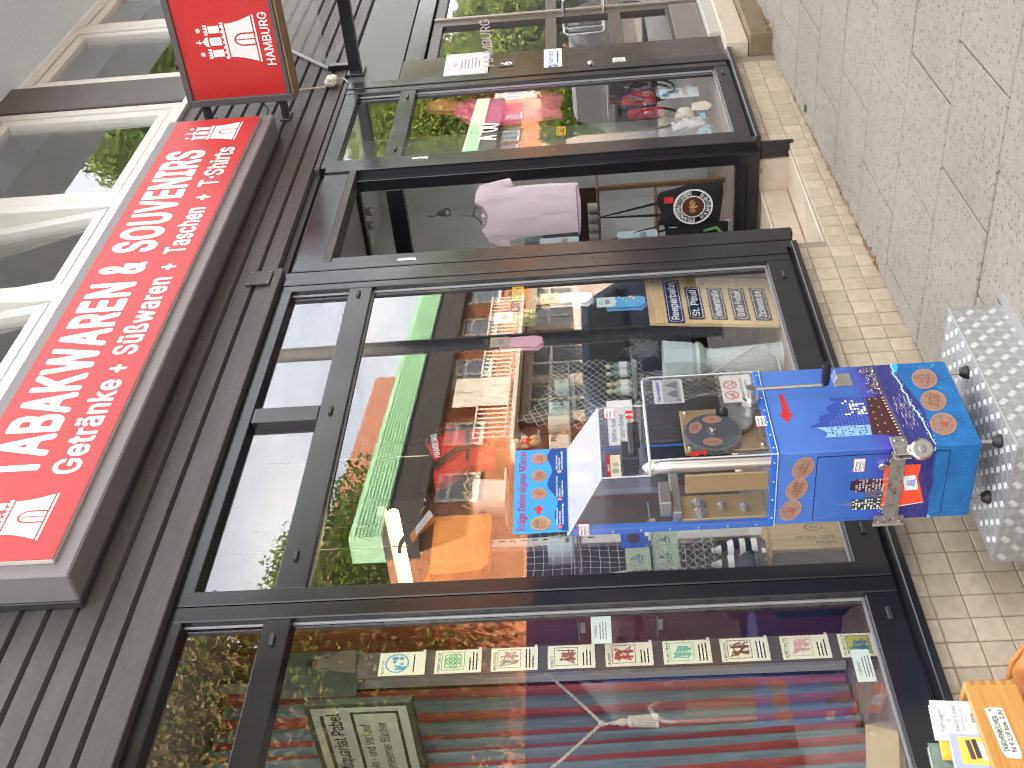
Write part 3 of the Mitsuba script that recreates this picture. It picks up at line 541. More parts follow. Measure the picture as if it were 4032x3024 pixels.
deco('lit_window_print', unary_union(dim), MF, mat((.13, .18, .50), .4), .0009); deco('lit_window_print', unary_union(lit), MF, mat((.80, .74, .55), .4), .0014); deco('lit_window_print', unary_union(spots), MF, mat((.02, .04, .16), .4), .0009)
for (a, b, n) in (((3.350, .527), (3.145, .513), 13), ((3.345, .552), (3.16, .55), 5), ((3.345, .574), (3.16, .578), 6)):
    deco('lit_window_print', unary_union([Point(a[0] + (b[0] - a[0]) * t, a[1] + (b[1] - a[1]) * t).buffer(.0036 if n > 10 else .0025, quad_segs=3) for t in np.linspace(0, 1, n)]), MF, mat((.85, .55, .35), .4), .0009)
deco('quay_print', poly((3.36, .514), (3.13, .500), (3.13, .508), (3.36, .523)), MF, mat((.10, .085, .14), .5)); deco('quay_print', poly((3.545, .512), (3.36, .508), (3.36, .523), (3.545, .524)), MF, mat((.05, .045, .10), .5))
for i in range(26):
    x = 3.37 + .17 * r.random(); h = .012 + .05 * r.random() ** 2; deco('skyline_print', sbox(x, .523, x + .006 + .01 * r.random(), .523 + h), MF, mat((.06, .05, .10), .5), .0003 + .00002 * i)
deco('skyline_print', unary_union([Point(3.375 + .165 * r.random(), .525 + .05 * r.random() ** 2).buffer(.0022, quad_segs=2) for i in range(60)]), MF, mat((.90, .72, .42), .4), .0011)
deco('water_glint_print', unary_union([sbox(x, z, x + .012 + .015 * r.random(), z + .0018) for x, z in [(3.16 + .19 * r.random(), .435 + .06 * r.random()) for _ in range(70)]]), MF, mat((.34, .28, .30), .4), .0006)
def foam(pts, T, seed):
    r = random.Random(seed); P = []
    for (a, b), (c, d) in zip(pts, pts[1:]):
        for t in np.linspace(0, 1, 9): P.append((a + (c - a) * t, b + (d - b) * t + r.uniform(-.004, .004)))
    deco('foam_print', unary_union([LineString(P).buffer(.0022)] + [Point(x + r.uniform(-.008, .008), z + r.uniform(-.012, .008)).buffer(r.uniform(.0008, .0024), quad_segs=2) for x, z in P for _ in range(2)]), T, mat((.42, .66, .86), .5), .0006)
foam([(3.548, .456), (3.471, .454), (3.375, .442), (3.278, .433), (3.216, .419), (3.083, .413)], MF, 4); foam([(.735, .410), (.639, .407), (.575, .421), (.524, .407), (.463, .411), (.407, .400)], ML, 5)
deco('surf_print', poly((3.548, .456), (3.49, .454), (3.50, .44), (3.53, .43), (3.548, .432)), MF, mat((.01, .42, .75), .4), .0003)
DL = LF(X0 - .0035, 0, 0)
def rect(a, b, c, d): return poly((a, b), (c, b), (c, d), (a, d))
def tower(u0, u1, z0, z1, m, lm, seed, cols, rows):
    deco('tower_print', rect(u0, z0, u1, z1), DL, m); r = random.Random(seed); g = []
    for i in range(cols):
        for j in range(rows):
            if r.random() < .62: x = u0 + (u1 - u0) * (i + .15) / cols; z = z0 + (z1 - z0) * (j + .2) / rows; g.append(sbox(x, z, x + (u1 - u0) * .7 / cols, z + (z1 - z0) * .6 / rows))
    deco('tower_print', unary_union(g), DL, lm, .0009)
tower(.548, .608, .566, .668, mat((.05, .014, .03), .5), mat((.40, .36, .36), .5), 1, 7, 9); deco('tower_print', poly((.556, .668), (.603, .668), (.598, .683), (.56, .684)), DL, mat((.012, .012, .03), .5))
tower(.516, .556, .566, .628, mat((.06, .055, .10), .5), mat((.16, .15, .2), .5), 2, 5, 7); tower(.463, .513, .566, .672, mat((.035, .04, .05), .5), mat((.70, .72, .60), .5), 3, 7, 10)
deco('tower_print', poly((.478, .672), (.502, .672), (.495, .690), (.492, .722), (.490, .722), (.486, .690)), DL, mat((.12, .14, .26), .5))
deco('quay_print', rect(.437, .556, .70, .567), DL, mat((.04, .03, .07), .5)); deco('lit_window_print', unary_union([Point(.44 + .26 * r.random(), .557 + .03 * r.random() ** 2).buffer(.002, quad_segs=2) for _ in range(50)]), DL, mat((.85, .7, .5), .4), .0012)
deco('flag_print', poly((.665, .572), (.664, .452), (.60, .455), (.54, .437), (.488, .424), (.470, .508), (.474, .57), (.55, .566), (.60, .575)), DL, mat((.78, .075, .03), .45), .0005); deco('flag_print', poly((.611, .508), (.616, .465), (.547, .449), (.545, .494)), DL, mat((.62, .68, .74), .45), .0010)
add(K + '__flag_print', ext(affinity.scale(CAST, .036, .026, origin=(0, 0)), .0004, DL @ trimesh.transformations.translation_matrix((.562, .462, .0015))), mat((.25, .30, .42), .5))
deco('flag_print', poly((.474, .51), (.487, .424), (.484, .424), (.470, .51)), DL, mat((.7, .7, .72), .5), .0008)
def warn(T, u, v, s=1.0):
    k = add(K + '__warning_sticker', ext(rect(u, v, u + .060 * s, v + .040 * s), .0006, T), mat((.70, .03, .04), .4)); add(k + '__label', ext(rect(u + .002 * s, v + .002 * s, u + .058 * s, v + .038 * s), .0010, T), WHITE)
    add(k + '__lettering', [txt('Einbruch', .0085 * s, T @ trimesh.transformations.translation_matrix((u + .005 * s, v + .026 * s, .001)), w=.040 * s, d=.0004, bold=True), txt('zwecklos!', .0085 * s, T @ trimesh.transformations.translation_matrix((u + .005 * s, v + .0145 * s, .001)), w=.042 * s, d=.0004, bold=True), txt('Automat wird', .004 * s, T @ trimesh.transformations.translation_matrix((u + .010 * s, v + .0085 * s, .001)), d=.0004), txt('täglich geleert', .004 * s, T @ trimesh.transformations.translation_matrix((u + .010 * s, v + .0035 * s, .001)), d=.0004)], INK)
warn(DL, .643, .641)
# coin tray and crank on the front
add(K + '__coin_tray', [ext(sbox(3.428, .613, 3.502, .680).difference(sbox(3.434, .619, 3.496, .674)), .004, MF), ext(sbox(3.434, .619, 3.496, .674), .0008, MF)], STEEL)
add(K + '__coin_tray', [trimesh.convex.convex_hull(np.array([(3.445, Y0 - .001, .674), (3.495, Y0 - .001, .674), (3.445, Y0 - .03, .668), (3.495, Y0 - .03, .668), (3.445, Y0 - .001, .682), (3.495, Y0 - .001, .682), (3.448, Y0 - .034, .672), (3.492, Y0 - .034, .672)]))], CHROME)
HZ, HX = .992, 3.375
add(K + '__crank', lathe([(0, 0), (.030, 0), (.032, .012), (.030, .02), (.018, .022), (.018, .066), (0, .066)], (0, 0, 0), 24).apply_transform(FR(HX, Y0 + .004, HZ)), STEEL, smooth=30)
add(K + '__crank__arm', bx(HX - .007, HX + .007, Y0 - .060, Y0 - .046, .722, HZ - .015, .004), STEEL); add(K + '__crank__grip', lathe([(0, 0), (.013, 0), (.0155, .012), (.0155, .078), (.012, .090), (0, .092)], (0, 0, 0), 18).apply_transform(FR(HX, Y0 - .060, .728)), mat((.012, .012, .013), .3), smooth=40)
# locking bar
LB = LF(X0, 0, 0)
add(K + '__locking_bar', ext(rect(.425, .510, .735, .560), .006, LF(X0 - .010, 0, 0)), RUSTY)
add(K + '__locking_bar__hinge', [ext(rect(.393, .486, .430, .590), .004, LF(X0 - .005, 0, 0)), tube([(X0 - .010, -.391, .484), (X0 - .010, -.391, .592)], .007, 8)], RUSTY)
for u, v in ((.404, .502), (.404, .574), (.418, .522), (.418, .553)): add(K + '__locking_bar__bolt', blob((X0 - .010, -u, v), (.003, .0045, .0045), 1), STEEL, smooth=True)
add(K + '__hasp', [bx(X0 - .002, X0 + .052, Y0 - .006, Y0 - .001, .500, .556, .002), bx(X0 - .045, X0 - .002, Y0 - .006, Y0 - .001, .496, .556, .003), bx(X0 - .045, X0 - .010, Y0 + .012, Y0 + .018, .497, .556, .003)], RUSTY)
for u, v in ((X0 + .03, .542), (X0 + .03, .512)): add(K + '__hasp__bolt', blob((u, Y0 - .006, v), (.005, .003, .005), 1), STEEL, smooth=True)
pc = np.array((X0 - .030, Y0 - .012, .468))
add(K + '__padlock', lathe([(0, -.013), (.030, -.013), (.037, -.008), (.037, .008), (.030, .013), (0, .013)], (0, 0, 0), 28).apply_transform(PL(pc, (.75, -.66, 0), (0, 0, 1))), STEEL, smooth=35)
Tp = PL(pc, (.75, -.66, 0), (0, 0, 1)) 
for s in (1, -1): add(K + '__padlock__core', lathe([(0, .012), (.015, .012), (.013, .016), (.008, .017), (.007, .014), (0, .014)], (0, 0, 0), 18).apply_transform(Tp @ np.diag([1, 1, s, 1.])), DSTEEL)
add(K + '__padlock__shackle', tube([pc + np.array((-.012 * c_ * .75, .012 * c_ * .66, .024 + .016 * s_)) for c_, s_ in ((1.5, 0), (1.2, .8), (0, 1.3), (-1.2, .8), (-1.5, 0))], .0045, 8), STEEL)
add(K + '__door_lock', [lathe([(0, 0), (.015, 0), (.015, .012), (.012, .016), (0, .016)], (0, 0, 0), 18).apply_transform(LF(X0 - .003, -.669, .583))], CHROME, smooth=35)
# inside: brass plates with gears, coin slide, steel tube
add(K + '__gear_plate', bx(3.18, 3.42, Y0 + .062, Y0 + .080, Z1 + .010, 1.245, .003), BRASS)
add(K + '__gear_plate', bx(3.097, 3.225, Y1 - .030, Y1 - .016, Z1 + .022, 1.263, .003), BRASS)
add(K + '__side_plate', bx(3.082, 3.094, Y0 + .085, Y0 + .17, Z1 + .028, 1.255, .003), BRASS)
def gear(c, r, n, th, T=None):
    a = np.linspace(0, 2 * math.pi, n * 4, endpoint=False); rad = np.where((np.arange(n * 4) % 4) < 2, r, r * .955)
    return ext(Polygon(np.c_[rad * np.cos(a), rad * np.sin(a)]), th, FR(*c))
add(K + '__big_gear', gear((3.245, Y0 + .048, 1.143), .104, 60, .022), DSTEEL); add(K + '__big_gear__disc', lathe([(0, 0), (.096, 0), (.096, .003), (0, .003)], (0, 0, 0), 40).apply_transform(FR(3.245, Y0 + .0258, 1.143)), mat((.075, .082, .095), .15))
add(K + '__big_gear__hub', lathe([(0, 0), (.016, 0), (.015, .008), (.007, .009), (.007, .022), (0, .022)], (0, 0, 0), 16).apply_transform(FR(3.245, Y0 + .023, 1.143)), STEEL)
for a, kd in ((70, 1), (-5, 2), (175, 0)):
    a = math.radians(a); coin_print(3.245 + .062 * math.cos(a), 1.143 + .062 * math.sin(a), .034, .022, math.degrees(a) + 90, FR(0, Y0 + .0225, 0), kd)
add(K + '__small_gear', gear((3.33, Y0 + .055, 1.06), .074, 44, .016), DSTEEL); add(K + '__small_gear', gear((3.345, Y0 + .042, 1.098), .022, 16, .030), mat((.03, .03, .032), .4, .6)); add(K + '__drive_gear', gear((HX, Y0 + .045, .992), .030, 18, .03), DSTEEL)
for x, z in ((3.345, 1.098),): add(K + '__small_gear__hub', lathe([(0, 0), (.008, 0), (.007, .012), (0, .012)], (0, 0, 0), 12).apply_transform(FR(x, Y0 + .012, z)), STEEL)
for x, z in ((3.20, 1.225), (3.40, .970), (3.20, .970), (3.40, 1.225)): add(K + '__gear_plate__bolt', lathe([(0, 0), (.010, 0), (.010, .008), (.006, .012), (0, .012)], (0, 0, 0), 6).apply_transform(FR(x, Y0 + .062, z)), STEEL)
for x, z, rr_ in ((3.172, 1.197, .027), (3.124, 1.197, .026), (3.152, 1.116, .017), (3.140, 1.037, .019)): add(K + '__roller', lathe([(0, 0), (rr_, 0), (rr_ * .9, .014), (rr_ * .4, .018), (rr_ * .3, .03), (0, .03)], (0, 0, 0), 20).apply_transform(FR(x, Y1 - .0305, z)), DSTEEL, smooth=35)
add(K + '__steel_tube', tube([(X0 + .028, Y0 + .052, Z1), (X0 + .028, Y0 + .052, 1.30), (X0 + .030, Y0 + .056, 1.345), (X0 + .040, Y0 + .075, 1.375), (X0 + .06, Y0 + .10, 1.39)], .026, 18), STEEL, smooth=40)
add(K + '__step_marker', [ext(poly((0, 0), (.030, 0), (.030, .010), (.05, .010), (.05, -.006), (.064, .016), (.05, .038), (.05, .022), (.0, .022)), .003, FR(3.12, Y0 + .03, 1.235) @ trimesh.transformations.rotation_matrix(math.radians(-90), (0, 0, 1)))], RED2)
add(K + '__coin_slide', [bx(3.185, 3.285, Y0 + .08, Y0 + .16, 1.408, 1.470, .004), bx(3.285, 3.40, Y0 + .085, Y0 + .12, 1.400, 1.424, .003)], mat((.035, .036, .038), .35)); add(K + '__coin_slide__pusher', [bx(3.20, 3.36, Y0 + .055, Y0 + .085, 1.424, 1.444, .004)], mat((.05, .05, .052), .3))
add(K + '__slide_label', [bx(3.17, 3.29, Y0 + .15, Y0 + .152, 1.474, 1.512)], mat((.78, .72, .50), .5)); add(K + '__slide_label', [bx(3.17, 3.29, Y0 + .148, Y0 + .1498, 1.512, 1.526)], RED2); add(K + '__slide_label__coin', ext(unary_union([Point(3.20, 1.494).buffer(.013), Point(3.235, 1.491).buffer(.010)]), .001, FR(0, Y0 + .149, 0)), mat((.5, .5, .45), .4, .5)); add(K + '__slide_label__lettering', txt('Einwurf', .008, FR(3.20, Y0 + .148, 1.515), d=.0005, bold=True), WHITE)
add(K + '__euro_tag', bx(3.375, 3.415, Y0 + .045, Y0 + .049, 1.415, 1.445), RED2); add(K + '__euro_tag__lettering', [txt('2', .016, FR(3.386, Y0 + .0448, 1.427), d=.0008, bold=True), txt('EURO', .006, FR(3.380, Y0 + .0448, 1.418), d=.0008)], WHITE)
add(K + '__coin_box', [bx(X0 + .04, X0 + .16, Y1 - .10, Y1 - .03, 1.30, 1.34, .004), bx(X0 + .03, X0 + .25, Y1 - .06, Y1 - .02, 1.262, 1.296, .004)], DSTEEL); add(K + '__glass_fuse', [tube([(X0 + .03, Y0 + .17, Z1 + .02), (X0 + .03, Y0 + .17, Z1 + .07)], .012, 12)], mat((.45, .55, .6), .1)); add(K + '__wire', tube([(X0 + .02, Y0 + .12, Z1 + .03), (X0 + .05, Y0 + .14, Z1 + .06), (X0 + .04, Y0 + .19, Z1 + .02)], .002, 5), INK)
# clear hood
ZA, ZB, ZC, ZT, YS = 1.375, 1.546, 1.68, 1.883, -.672
e = .0015
hood = [quad((X0, Y0, Z1), (X1, Y0, Z1), (X1, Y0, ZA), (X0, Y0, ZA)), quad((X0, Y1, Z1), (X0, Y0, Z1), (X0, Y0, ZA), (X0, Y1, ZA)), quad((X1, Y0, Z1), (X1, Y1, Z1), (X1, Y1, ZA), (X1, Y0, ZA)),
        quad((X0, Y0, ZA), (X1, Y0, ZA), (X1, YS, ZA), (X0, YS, ZA)), quad((X0, YS, ZA), (X1 - .08, YS, ZA), (X1 - .08, YS, ZB), (X0, YS, ZB)), quad((X0, Y1, ZA), (X0, YS, ZA), (X0, YS, ZB), (X0, Y1, ZB)), quad((X1 - .08, YS, ZA), (X1 - .08, Y1, ZA), (X1 - .08, Y1, ZB), (X1 - .08, YS, ZB)),
        trimesh.Trimesh([[X0, YS, ZB], [X0, Y1, ZB], [X0, Y1, ZC]], [[0, 2, 1]], process=False), trimesh.Trimesh([[X1 - .08, YS, ZB], [X1 - .08, Y1, ZB], [X1, Y1, ZC]], [[0, 1, 2]], process=False)]
for h in hood: add(K + '__hood_pane', h, 'mat_hood')
add(K + '__hood_roof', quad((X0, YS, ZB), (X1 - .08, YS, ZB), (X1, Y1, ZC), (X0, Y1, ZC)), 'mat_frosted')
scene['mat_frosted'] = {'type': 'blendbsdf', 'weight': .50, 'a': {'type': 'thindielectric', 'int_ior': 1.42}, 'b': {'type': 'twosided', 'bsdf': {'type': 'principled', 'base_color': {'type': 'rgb', 'value': [.70, .71, .72]}, 'roughness': .35}}}
EDGE = mat((.46, .47, .48), .1, coat=.5)
def ed(*p, r=.0045): add(K + '__hood_edge', tube(p, r * .62, 8), EDGE, smooth=60)
ed((X0, Y0, ZA), (X1 - .02, Y0, ZA), r=.007); ed((X1, Y0, Z1), (X1, Y0, ZA - .03), (X1 - .006, Y0, ZA - .008), (X1 - .03, Y0, ZA)); ed((X0, Y0, Z1), (X0, Y0, ZA)); ed((X0, Y0, ZA), (X0, YS, ZA), r=.006); ed((X0, YS, ZA), (X1 - .08, YS, ZA)); ed((X0, YS, ZA), (X0, YS, ZB)); ed((X1 - .08, YS, ZA), (X1 - .08, YS, ZB - .03), (X1 - .085, YS, ZB - .008), (X1 - .11, YS, ZB))
ed((X0, YS, ZB), (X1 - .10, YS, ZB), r=.006); ed((X0, YS, ZB), (X0, Y1, ZC), r=.005); ed((X1 - .08, YS, ZB), (X1, Y1, ZC)); ed((X0, Y1, ZC), (X1, Y1, ZC), r=.005)
ed((X0 - .004, Y0 - .004, Z1 + .002), (X1 + .004, Y0 - .004, Z1 + .002), r=.003); ed((X0 - .004, Y0 - .004, Z1 + .002), (X0 - .004, Y1, Z1 + .002), r=.003)
warn(FR(0, YS - .001, 0), 3.405, 1.483); warn(FR(0, Y0 - .001, 0), 3.225, .950); warn(LF(X0 - .004, 0, 0), .402, 1.60)
# header panel
PB = Y1 - .008
add(K + '__header_panel', bx(3.092, 3.563, PB, PB + .006, 1.678, 1.883, .002), mat((.03, .28, .72), .25)); FP = FR(0, PB, 0)
add(K + '__header_panel__print', ext(Polygon([(3.093, 1.679), (3.562, 1.679), (3.562, 1.735)] + [(3.562 - .469 * t, 1.738 + .012 * math.sin(t * 17) + .014 * math.sin(t * 5) - .012 * t) for t in np.linspace(0, 1, 40)]), .0005, FP), mat((.006, .055, .24), .3))
add(K + '__header_panel__lettering', txt('Präge Deine eigene Münze!', .027, FR(3.105, PB, 1.838), w=.445, d=.0008, bold=True), mat((.30, .008, .045), .4))
for x, kd in ((3.30, 2), (3.402, 1), (3.503, 0)): coin_print(x, 1.787, .033, .030, 0, FP, kd)
coin_print(3.137, 1.780, .037, .038, 0, FP, 1); add(K + '__header_panel__coin', ext(Point(3.137, 1.780).buffer(.036).difference(Point(3.137, 1.78).buffer(.030)), .0006, FR(0, PB - .0012, 0)), mat((.62, .45, .20), .3, .6)); add(K + '__header_panel__lettering', [txt('50', .026, FR(3.117, PB - .0016, 1.758), d=.0008, bold=True), txt('EURO CENT', .006, FR(3.117, PB - .0016, 1.793), d=.0008)], mat((.40, .26, .12), .4))
add(K + '__header_panel__arrow', ext(poly((3.190, 1.778), (3.212, 1.778), (3.212, 1.766), (3.238, 1.787), (3.212, 1.808), (3.212, 1.796), (3.190, 1.796)), .0006, FP), RED2)
for x, n, s in ((3.105, '1', ('Drehen Sie die Kurbel,', 'bis der Pfeil auf', 'das gewünschte Motiv zeigt.')), (3.255, '2', ('Legen Sie 2 Euro + 5 Cent ein', 'schieben Sie', 'den Regler nach vorne.')), (3.412, '3', ('Drehen Sie die Kurbel', 'im Uhrzeigersinn,', 'bis die Münze herausfällt!'))):
    add(K + '__header_panel__step', ext(Point(x + .008, 1.708).buffer(.009), .0008, FR(0, PB - .0006, 0)), RED2 if n != '3' else COPPER)
    add(K + '__header_panel__lettering', [txt(n, .011, FR(x + .0045, PB - .0015, 1.7025), d=.0005, bold=True)] + [txt(t, .0062, FR(x + .021, PB - .0006, 1.716 - .0105 * i), w=min(.118, .0042 * len(t)), d=.0005) for i, t in enumerate(s)], WHITE)
for x in (3.15, 3.50): add(K + '__header_panel__screw', blob((x, PB - .001, 1.872), (.003, .002, .003), 1), STEEL)
# ------------------------------------------------------------------ book crate in front of the bookshop window
Q = thing('book_crate', 'pine crate of cheap paperbacks in front of the bookshop window', 'crate')
add(Q + '__board', bx(.9, 2.20, -.60, -.582, .40, .545, .003), PINE); add(Q + '__board', bx(.9, 2.20, -.33, -.312, .40, .545, .003), PINE)
add(Q + '__end_board', bx(2.184, 2.202, -.582, -.33, .40, .545, .003), PINE); add(Q + '__base', bx(.9, 2.19, -.585, -.33, .392, .402, .001), PINE)
for i in range(5): add(Q + '__finger_joint', bx(2.183, 2.2025, -.6008, -.581, .400 + .029 * i, .4145 + .029 * i, .001), mat((.36, .17, .05), .5))
k = solo('price_label', ext(poly((1.935, .466), (1.955, .459), (2.105, .466), (2.104, .514), (1.962, .509), (1.942, .503)), .001, FR(0, -.6005, 0)), mat((.62, .66, .56), .6), 'pale price label pinned to the front board of the book crate', 'label')
add(k + '__lettering', [txt('TASCHENBÜCHER', .0135, FR(1.958, -.6016, .489), w=.118, d=.0005, bold=True), txt('für € 2,00 bzw. 3,00', .0120, FR(1.956, -.6016, .470), w=.138, d=.0005, bold=True)], INK)
add(k + '__pin', blob((2.095, -.602, .503), (.005, .004, .005), 1), DSTEEL, smooth=True)
def book(name, label, x, y, z, w, h, t, ang, m, pages=True):
    k = thing(name, label, 'book'); T = FR(x, y, z) @ trimesh.transformations.rotation_matrix(math.radians(ang), (0, 0, 1))
    add(k + '__cover', [ext(sbox(0, 0, w, h), .0012, T), ext(sbox(0, 0, w, h), .0012, T, -t), ext(sbox(0, 0, .0015, h), t, T, -t)], m); add(k + '__pages', ext(sbox(.002, .002, w - .003, h - .003), t - .001, T, -t + .0004), CREAM)
    return k, T @ trimesh.transformations.translation_matrix((0, 0, .0013))
k, T = book('paperback', 'white paperback with black title standing foremost in the pine crate', 2.035, -.556, .465, .120, .190, .022, -5, mat((.74, .73, .70), .5))
for s, v, w in (('ELIAS CANETTI', .160, .075), ('DIE', .140, .014), ('GERETTETE ZUNGE', .122, .092)): add(k + '__lettering', txt(s, .011, T @ trimesh.transformations.translation_matrix((.014 + (.03 if w < .02 else 0), v, 0)), w=w, d=.0004), INK)
add(k + '__lettering', [txt('Geschichte einer Jugend', .006, T @ trimesh.transformations.translation_matrix((.02, .108, 0)), w=.075, d=.0004), txt('Fischer', .006, T @ trimesh.transformations.translation_matrix((.045, .096, 0)), d=.0004)], GREYINK)
add(k + '__ornament', ext(unary_union([affinity.rotate(sbox(-.003, -.003, .003, .003), 45, origin=(0, 0)).buffer(0) if 0 else affinity.translate(affinity.rotate(sbox(-.003, -.003, .003, .003), 45), .05 + .008 * i, .082 - .008 * j) for i in range(4) for j in range(2)]), .0004, T), GREYINK)
add(k + '__spine_lettering', lines(T, .0, .10, .168, 2, .012, .0012, 5, .0004), GREYINK)
k, T = book('paperback', 'lilac paperback with a yellow picture panel in the pine crate', 1.915, -.570, .445, .112, .190, .020, -6, mat((.40, .42, .72), .4))
add(k + '__picture', ext(sbox(.018, .040, .098, .165).buffer(.004), .0004, T), mat((.85, .58, .08), .5))
for i, (c, dx) in enumerate((((.10, .06, .08), 0), ((.05, .05, .06), .004), ((.75, .72, .68), -.002), ((.06, .06, .07), .002), ((.30, .05, .04), .0))): add(k + '__picture_books', ext(affinity.rotate(sbox(.030 + dx, .135 - .016 * i, .092 + dx, .148 - .016 * i), 8), .0004 + .0001 * i, T @ trimesh.transformations.translation_matrix((0, 0, .0005))), mat(c, .5))
book('paperback', 'green mottled book behind the lilac paperback', 1.955, -.50, .49, .10, .185, .02, -4, pmat('mat_green_cover', lambda p, n, uv: mix((.10, .16, .14), (.22, .28, .24), fbm(p.x * 60, 1, p.z * 60, 3)), rough=.5))
book('paperback', 'yellow edged book between the white and the lilac paperback', 1.985, -.530, .455, .075, .190, .018, -5, mat((.80, .50, .06), .4))
L = thing('leather_bag', 'orange brown leather bag behind the right end of the pine crate', 'bag')
LEA = pmat('mat_leather', lambda p, n, uv: mix((.34, .115, .03), (.58, .26, .08), fbm(p.x * 24, p.y * 24, p.z * 24, 4)), rough=.4)
add(L + '__body', blob((2.27, -.50, .27), (.105, .13, .105), 3, 3, .25), LEA, smooth=True); add(L + '__strap', tube([(2.33, -.60, .22), (2.325, -.60, .33), (2.29, -.57, .375), (2.26, -.50, .388), (2.23, -.42, .38)], .008, 8), LEA)
solo('bench', [bx(.9, 2.42, -.75, -.25, .14, .165, .004), bx(1.0, 1.05, -.7, -.3, -.12, .14), bx(2.3, 2.35, -.7, -.3, -.10, .14)], PINE, 'low wooden bench carrying the pine crate and leather bag', 'bench')
solo('bench_box', bx(1.2, 2.15, -.62, -.28, .166, .391, .003), PINE, 'closed wooden box under the pine crate', 'box')

# ------------------------------------------------------------------ fallen leaves and little plants
DRY = mat((.27, .145, .07), .8); DRY2 = mat((.18, .10, .055), .8); DRY3 = mat((.42, .27, .14), .8)
def leaf(x, y, z, s, seed):
    r = random.Random(seed); a = r.uniform(0, 6.28); g, _ = grid(lambda u, v: np.stack([(u - .5) * s * 2, (v - .5) * s * np.sin(np.clip(u, .02, .98) * math.pi) * 1.1, s * (.5 * (u - .5) ** 2 + .9 * (v - .5) ** 2 * r.uniform(.2, 1.2)) + .002], -1), 7, 5)
    g.apply_transform(trimesh.transformations.euler_matrix(r.uniform(-.5, .5), r.uniform(-.5, .5), a)); g.apply_translation((x, y, z - g.bounds[0][2] + .001)); return g
for x, y, z, s, lab in ((5.44, -.035, zg(5.44), .032, 'orange dry leaf at the plinth foot nearest the coin press'), (5.52, -.05, zg(5.5), .026, 'second dry leaf from the coin press at the plinth foot'), (6.98, .30, .229, .028, 'curled brown leaf in the corner of the entrance step'), (6.90, .15, .40, .02, 'orange leaf stuck under the side window of the entrance'), (6.06, -.03, zg(6.06), .02, 'pale dry leaf at the plinth foot below the entrance')):
    solo('dry_leaf', leaf(x, y, float(z), s, int(x * 100)), [DRY, DRY3, DRY2][int(x * 100) % 3], lab, 'leaf')
for i in range(6): solo('dry_leaf', leaf(8.52 + .05 * i * (1 if i % 2 else -.6), -.19 - .02 * (i % 3), float(zg(8.5)) + .006 * i, .034, 400 + i), [DRY, DRY2, DRY3][i % 3], 'brown dry leaf in the little heap at the foot of the house door step', 'leaf', 'leaves heaped by the house door step')
ms = []
for i in range(150):
    x = 5.35 + 2.3 * rng.random() ** 1.6; ms.append(leaf(x, -.006 - .03 * rng.random(), float(zg(x)), rng.uniform(.006, .016), i))
for i in range(30): x = 7.6 + .9 * rng.random(); ms.append(leaf(x, -.01 - .04 * rng.random(), float(zg(x)), rng.uniform(.004, .010), 900 + i))
solo('leaf_litter', ms, DRY, 'crumbled brown leaves along the joint between pavement and tiled plinth', 'leaf litter'); tag('leaf_litter', None, kind='stuff')
ms = []
for i in range(14):
    a = i * 2.4; l = .022 + .012 * rng.random(); b = leaf(0, 0, 0, l / 2, 50 + i); b.apply_translation((l * .6 * math.cos(a), l * .6 * math.sin(a), .004)); ms.append(b)
m = cat(ms); m.apply_translation((7.25, -.10, float(zg(7.25)))); solo('weed', m, mat((.05, .11, .02), .7), 'tiny green weed in a pavement joint by the plinth', 'plant')

# ------------------------------------------------------------------ souvenir window display
def hook(x, y, z): return tube([(x, y, z), (x, y + .012, z + .012), (x, y + .02, z), (x, y + .012, z - .014)], .002, 5)
def socks(label, x, z0, z1, m, head, w=.085, foot=.06, dirn=1, band=None):
    k = thing('sock_pair', label, 'socks'); y = .045; zc = z1 - .10
    add(k + '__card', ext(sbox(x - w * .52, zc, x + w * .52, z1), .0016, FR(0, y, 0)), head); add(k + '__card__print', [ext(sbox(x - w * .25, zc + .03, x + w * .25, zc + .055), .0004, FR(0, y - .0017, 0)), lines(FR(0, y - .0017, 0), x - w * .3, x + w * .3, zc + .08, 2, .012, .004, 4)], GREYINK)
    g = Polygon([(x - w / 2, zc + .05), (x + w / 2, zc + .05), (x + w / 2, z0 + foot), (x + w / 2 + dirn * .0, z0 + foot * .5), (x + w * .30, z0), (x - w * .2, z0 + .004), (x - w * .48 - .012, z0 + .03), (x - w / 2, z0 + foot)]).buffer(.008).buffer(-.004)
    add(k + '__sock', cloth(g, FR(0, y + .006, 0), .004, .006, .012, .012, int(x * 100)), m, smooth=40); add(k + '__sock', cloth(affinity.translate(g, -.012, -.006), FR(0, y + .020, 0), .004, .006, .012, .012, int(x * 90)), m, smooth=40)
    add(k + '__hook', hook(x, y - .005, z1 + .012), STEEL); add(k + '__suction_cup', lathe([(0, 0), (.017, 0), (.012, .006), (0, .010)], (0, 0, 0), 16).apply_transform(FR(x, .030, z1 + .02) @ np.diag([1, 1, -1, 1.])), ACRYL)
    return k
KRAFT = mat((.38, .31, .21), .8)
socks('pink sock pair on a kraft card hanging in the souvenir window', 4.985, 1.815, 2.085, mat((.62, .34, .42), .9), KRAFT)
k = socks('green sock pair with avocado halves hanging in the souvenir window', 5.215, 1.84, 2.072, mat((.17, .22, .10), .9), mat((.62, .66, .58), .7), .095)
add(k + '__avocado_print', ext(unary_union([Point(5.185 + .05 * (i % 2) + .012 * ((i // 2) % 2), 1.865 + .034 * (i // 2)).buffer(.015) for i in range(5)]), .0006, FR(0, .030, 0)), mat((.60, .55, .22), .8)); add(k + '__avocado_print', ext(unary_union([Point(5.185 + .05 * (i % 2) + .012 * ((i // 2) % 2), 1.862 + .034 * (i // 2)).buffer(.006) for i in range(5)]), .0006, FR(0, .0292, 0)), mat((.22, .10, .04), .8))
